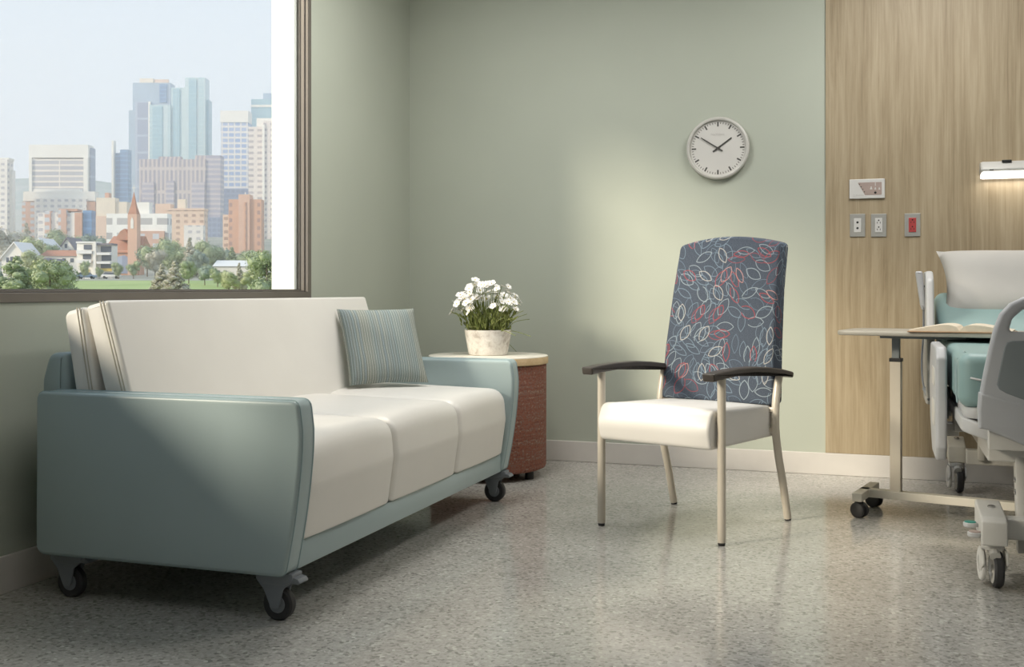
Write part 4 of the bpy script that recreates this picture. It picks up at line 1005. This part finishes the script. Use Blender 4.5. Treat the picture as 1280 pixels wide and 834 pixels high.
gable('large white gabled house behind the conical tree at lower left', 2, 34, 323, 304, 262, 'white', 'roof_pale', [(8, 11, 322, 328), (13, 17, 321, 327), (21, 25, 320, 326)])
gable('small white gabled house between the yellow tree and the red-roofed terrace', 38, 59, 310, 299, 290, 'white', 'roof_pale', [(46, 50, 308, 313)])
gable('white house with a steep dark shingle roof left of the balcony house', 74, 94, 312, 298, 300, 'white', 'roof_dark', [(81, 84, 305, 310), (86, 89, 312, 316)])
gable('low terrace with a long red tiled roof left of the balcony house', 52, 96, 320, 312, 268, 'white', 'roof_red', [(60, 64, 323, 328), (78, 82, 323, 328), (88, 92, 323, 328)], side=True, name='terrace_house')
gable('tiny pale cottage half hidden by the willows at lower left', 48, 66, 334, 325, 225, 'white', 'roof_dark', [(55, 58, 336, 341)])
gable('long white shed among the trees beneath the terracotta tower', 268, 317, 333, 325, 300, 'white', 'roof_pale', [(272, 275, 338, 341), (280, 283, 338, 341)], side=True, name='shed')
# parked cars
def car(u, D, mat, label):
    c = thing('car', label, 'car', spot(u, D, terr(D) + .02), CA + R(6))
    b = MB(); b.soft(rpoly([(-2.1, .3), (2.1, .3), (2.12, .8), (1.3, .92), (-2.05, .95)], [.1, .1, .2, .2, .2], 4), -.85, .85, .12, 'y', 2); b.build('body', mat, c)
    b = MB(); b.soft(rpoly([(-1.7, .9), (1.2, .9), (.6, 1.42), (-1.2, 1.45)], .15, 4), -.74, .74, .1, 'y', 2); b.build('cabin', F['glass_dk'], c)
    for x in (-1.3, 1.3):
        for y in (-.8, .8):
            b = MB(); b.lathe([(0, -.1), (.3, -.1), (.32, 0), (.3, .1), (0, .1)], 16, Matrix.Translation((x, y, .32)) @ Matrix.Rotation(PI / 2, 4, 'X')); b.build('wheel', M['rubber'], c)
car(108, 236, F['greyblue'], 'dark car parked before the garage of the balcony house')
car(139, 243, F['roof_pale'], 'white car parked at the right end of the balcony house')

# trees
def crown_mesh(kind, mat, seed):
    rg = random.Random(seed); b = MB(); pts = []
    n = 2600
    blobs = []
    if kind == 'round':
        for k in range(11):
            a = rg.uniform(0, 6.28); rr = rg.uniform(0, .30); z = rg.uniform(.34, .84); s = rg.uniform(.13, .22)
            blobs.append((Vector((rr * math.cos(a), rr * math.sin(a), z)), s))
    elif kind == 'willow':
        for k in range(14):
            a = rg.uniform(0, 6.28); rr = rg.uniform(.05, .30); z = rg.uniform(.15, .80); s = rg.uniform(.10, .17)
            blobs.append((Vector((rr * math.cos(a), rr * math.sin(a), z)), s))
    elif kind == 'cone':
        for k in range(22):
            t = k / 21; a = rg.uniform(0, 6.28); rr = .30 * (1 - t) ** .8 * rg.uniform(.3, 1)
            blobs.append((Vector((rr * math.cos(a), rr * math.sin(a), .10 + .84 * t)), .15 * (1 - t) + .04))
    elif kind == 'spruce':
        for k in range(26):
            t = k / 25; a = k * 2.4; rr = .20 * (1 - t) * rg.uniform(.5, 1)
            blobs.append((Vector((rr * math.cos(a), rr * math.sin(a), .08 + .88 * t)), .085 * (1 - t) + .025))
    tot = sum(s * s for _, s in blobs)
    for c, s in blobs:
        b.ico(c, s * .74, 2)
        for k in range(int(n * s * s / tot)):
            d = Vector((rg.gauss(0, 1), rg.gauss(0, 1), rg.gauss(0, 1))).normalized()
            p = c + Vector((d.x, d.y, d.z * (1.25 if kind == 'willow' else .95))) * s * rg.uniform(.72, 1.2)
            t1 = d.cross(Vector((rg.gauss(0, 1), rg.gauss(0, 1), rg.gauss(0, 1)))).normalized(); t2 = (d.cross(t1) + d * rg.uniform(-.8, .8)).normalized()
            if kind == 'willow': t2 = (t2 + Vector((0, 0, -1.2))).normalized()
            q = rg.uniform(.010, .019)
            b.add([p - t1 * q, p + t2 * q * 1.4, p + t1 * q, p - t2 * q * 1.4], [(0, 1, 2, 3)])
    for v in b.bm.verts:
        v.co += Vector((rg.gauss(0, 1), rg.gauss(0, 1), rg.gauss(0, 1))) * .006
    return b
TREE = {}
def tree(kind, mat, u, vt, vb, D, label, wide=1.0, name=None):
    D = float(D); zb = zat(vb, D); h = (vb - vt) / 1350 * D; zg = min(zb, terr(D)); 
    if zb - terr(D) > 0: h += zb - terr(D)
    else: zg = zb if zb > terr(D) else terr(D)
    h = zat(vt, D) - zg
    t = thing(name or {'round': 'leafy_tree', 'willow': 'willow_tree', 'cone': 'conical_tree', 'spruce': 'spruce_tree'}[kind], label, 'tree', spot(u, D, zg), random.uniform(0, 6.28), 'trees beyond the window')
    t.scale = (h * wide, h * wide, h)
    key = (kind, mat)
    if key not in TREE:
        cr = crown_mesh(kind, mat, len(TREE) * 7 + 5).build('crown', M[mat], t, smooth=False)
        b = MB(); b.tube([(0, 0, -.05), (.005, 0, .25), (0, .01, .6)], [.022, .018, .008], 8); tk = b.build('trunk', M['bark'], t)
        TREE[key] = (cr, tk)
    else:
        for o in TREE[key]: copy_part(o, t, None)
    return t
for a in [
 ('cone', 't_green', 20, 319, 374, 128, 'big bright conical tree at the lower left of the window view', 1.7),
 ('cone', 't_blue', 1, 338, 374, 131, 'dark bluish tree squeezed at the left edge beside the bright conical tree', 1.2),
 ('willow', 't_yellow', 46, 322, 374, 132, 'yellowish weeping tree right of the bright conical tree', 1.35),
 ('willow', 't_green', 62, 321, 374, 127, 'weeping green tree in the middle of the lower left trio', 1.35),
 ('willow', 't_green', 78, 324, 374, 134, 'weeping green tree nearest the balcony house at lower left', 1.25),
 ('round', 't_yellow', 34, 296, 325, 275, 'yellow-green round tree above the white gabled house', 1.1),
 ('round', 't_yellow', 44, 312, 340, 240, 'yellow-green tree right of the large white gable', 1.2),
 ('spruce', 't_dry', 33, 278, 310, 380, 'brownish bare spruce standing before the white terraced residence', 1.0),
 ('round', 't_dry', 6, 284, 318, 360, 'greyish dry tree at the foot of the left apartment tower', 1.2),
 ('round', 't_dry', 18, 290, 318, 370, 'pale dry tree just right of the left apartment tower', 1.0),
 ('round', 't_green', 79, 285, 308, 420, 'green round tree before the pink brick flats', 1.3),
 ('round', 't_blue', 118, 288, 312, 420, 'grey-green tree at the foot of the blue stair column', 1.2),
 ('round', 't_green', 64, 304, 326, 290, 'small tree behind the red-roofed terrace', 1.0),
 ('round', 't_green', 105, 325, 352, 226, 'young tree before the left half of the balcony house', .75),
 ('round', 't_green', 124, 333, 352, 232, 'young tree before the right half of the balcony house', .75),
 ('round', 't_green', 148, 327, 351, 240, 'round young tree left before the church nave', .9),
 ('round', 't_green', 167, 325, 350, 240, 'round young tree under the church tower', .9),
 ('round', 't_blue', 184, 303, 348, 290, 'dark leafy tree just right of the church', 0.91),
 ('round', 't_green', 198, 296, 350, 285, 'tallest leafy tree right of the church', 0.98),
 ('round', 't_dry', 194, 312, 352, 260, 'pale dry tree below the tallest leafy tree', 0.91),
 ('round', 't_green', 213, 303, 352, 280, 'leafy tree under the left end of the peach balcony block', 0.98),
 ('round', 't_yellow', 224, 300, 352, 300, 'yellow-green tree under the middle of the peach balcony block', 0.91),
 ('spruce', 't_dry', 237, 296, 352, 275, 'tall dry spruce under the right end of the peach balcony block', 1.2),
 ('round', 't_blue', 248, 308, 352, 265, 'bluish leafy tree right of the tall dry spruce', .8),
 ('round', 't_green', 262, 299, 340, 330, 'broad green tree left of the white shed', 1.0),
 ('round', 't_blue', 276, 303, 340, 340, 'dark green tree behind the left end of the white shed', 1.0),
 ('spruce', 't_green', 290, 308, 335, 330, 'pointed green tree behind the middle of the white shed', 1.6),
 ('round', 't_green', 306, 312, 338, 330, 'round green tree behind the right end of the white shed', 1.2),
 ('round', 't_green', 321, 312, 338, 320, 'round green tree under the pink tower', 1.2),
 ('spruce', 't_dry', 202, 329, 370, 146, 'left of two dry spruces standing on the lawn', 1.7),
 ('spruce', 't_dry', 218, 325, 370, 143, 'right and taller of two dry spruces on the lawn', 1.7),
 ('round', 't_green', 236, 325, 362, 172, 'leafy shrub right of the two dry spruces', 1.1),
 ('round', 't_blue', 256, 328, 362, 166, 'bluish shrub at the edge of the lawn', 1.1),
 ('round', 't_green', 272, 334, 366, 160, 'low shrub before the left end of the white shed', 1.2),
 ('spruce', 't_dry', 299, 328, 368, 150, 'dry pointed shrub before the middle of the white shed', 1.2),
 ('round', 't_yellow', 286, 338, 370, 144, 'low yellow-green shrub below the white shed', 1.4),
 ('round', 't_yellow', 314, 334, 370, 147, 'yellowish shrub below the right end of the white shed', 1.2),
 ('willow', 't_green', 334, 309, 374, 138, 'tall green tree against the white window reveal', 1.2),
 ('willow', 't_yellow', 352, 312, 374, 141, 'tall yellow-green tree partly hidden by the window reveal', 1.2),
]: tree(*a[:7], a[7])
hz, nt_, pb_ = new_mat('city_haze'); nt_.nodes.remove(pb_)
vol_ = nt_.nodes.new('ShaderNodeVolumeScatter'); vol_.inputs['Color'].default_value = (.97, .98, 1, 1); vol_.inputs['Density'].default_value = .00055; vol_.inputs['Anisotropy'].default_value = 0
nt_.links.new(vol_.outputs[0], nt_.nodes['Material Output'].inputs['Volume'])
b = MB(); b.box(-900, 300, 110, 1500, -12, 330, mat=Matrix.Rotation(CA, 4, 'Z')); hzo = b.build('haze', hz, smooth=False)
tag(hzo, 'thin pale haze hanging over the city', 'haze'); hzo['kind'] = 'stuff'
for o in list(bpy.data.objects):
    for k_ in ('_D', '_u'):
        if k_ in o: del o[k_]

# ------------------------------------------------------------------ light
def lamp(name, kind, loc, rot, energy, col=(1, 1, 1), **kw):
    l = bpy.data.lights.new(name, kind); l.energy = energy; l.color = col
    for k, v in kw.items(): setattr(l, k, v)
    o = link(bpy.data.objects.new(name, l)); o.location = loc; o.rotation_euler = rot; return o
AZ, DZDX = R(43), .58
sd = Vector((math.sin(AZ), math.cos(AZ), -DZDX * math.sin(AZ))).normalized()
lamp('sunlight', 'SUN', (-30, -30, 30), sd.to_track_quat('-Z', 'Y').to_euler(), 4.0, (1, .87, .70), angle=R(11.5))
for (x, y), e in zip(FILL_LAMPS, (33, 32, .8, .8)):  # unseen area lights added under the panels to brighten the room
    lamp('fill_light', 'AREA', (x, y, ZC - .02), (0, 0, 0), e, (1, .98, .94), shape='RECTANGLE', size=.6, size_y=1.2)
lamp('reading_light', 'AREA', ((lx0 + lx1) / 2, YP - .05, 1.562), (R(0), 0, 0), 0.8, (1, .94, .85), shape='RECTANGLE', size=.6, size_y=.07)

w = bpy.data.worlds.new('sky'); SC.world = w; w.use_nodes = True
g = NG(w.node_tree); bg = w.node_tree.nodes['Background']
z = g.xyz(g.coord('Generated'))[2]
g.put(bg.inputs['Color'], g.ramp(z, [(.0, (.80, .82, .89)), (.12, (.755, .795, .89)), (.30, (.67, .75, .86)), (.8, (.42, .58, .80))]))
bg.inputs['Strength'].default_value = 1.2

# ------------------------------------------------------------------ camera
cam = bpy.data.cameras.new('camera'); co_ = link(bpy.data.objects.new('camera', cam))
cam.sensor_width = 36; cam.lens = 36 * 1350 / 1280; cam.shift_y = (362.5 - 417) / 1280
cam.clip_start = .05; cam.clip_end = 9000
co_.location = (0, 0, 1); co_.rotation_euler = (PI / 2, 0, math.atan(459 / 1350))
SC.camera = co_
vs_ = SC.view_settings; vs_.view_transform = 'Standard'; vs_.look = 'None'; vs_.gamma = 1; vs_.exposure = 0; vs_.use_curve_mapping = False
SC.cycles.max_bounces = 10; SC.cycles.diffuse_bounces = 5; SC.cycles.glossy_bounces = 4; SC.cycles.transparent_max_bounces = 12
SC.cycles.caustics_reflective = False; SC.cycles.caustics_refractive = False
SC.cycles.sample_clamp_indirect = 6
SC.cycles.volume_bounces = 2
SC.cycles.use_denoising = True
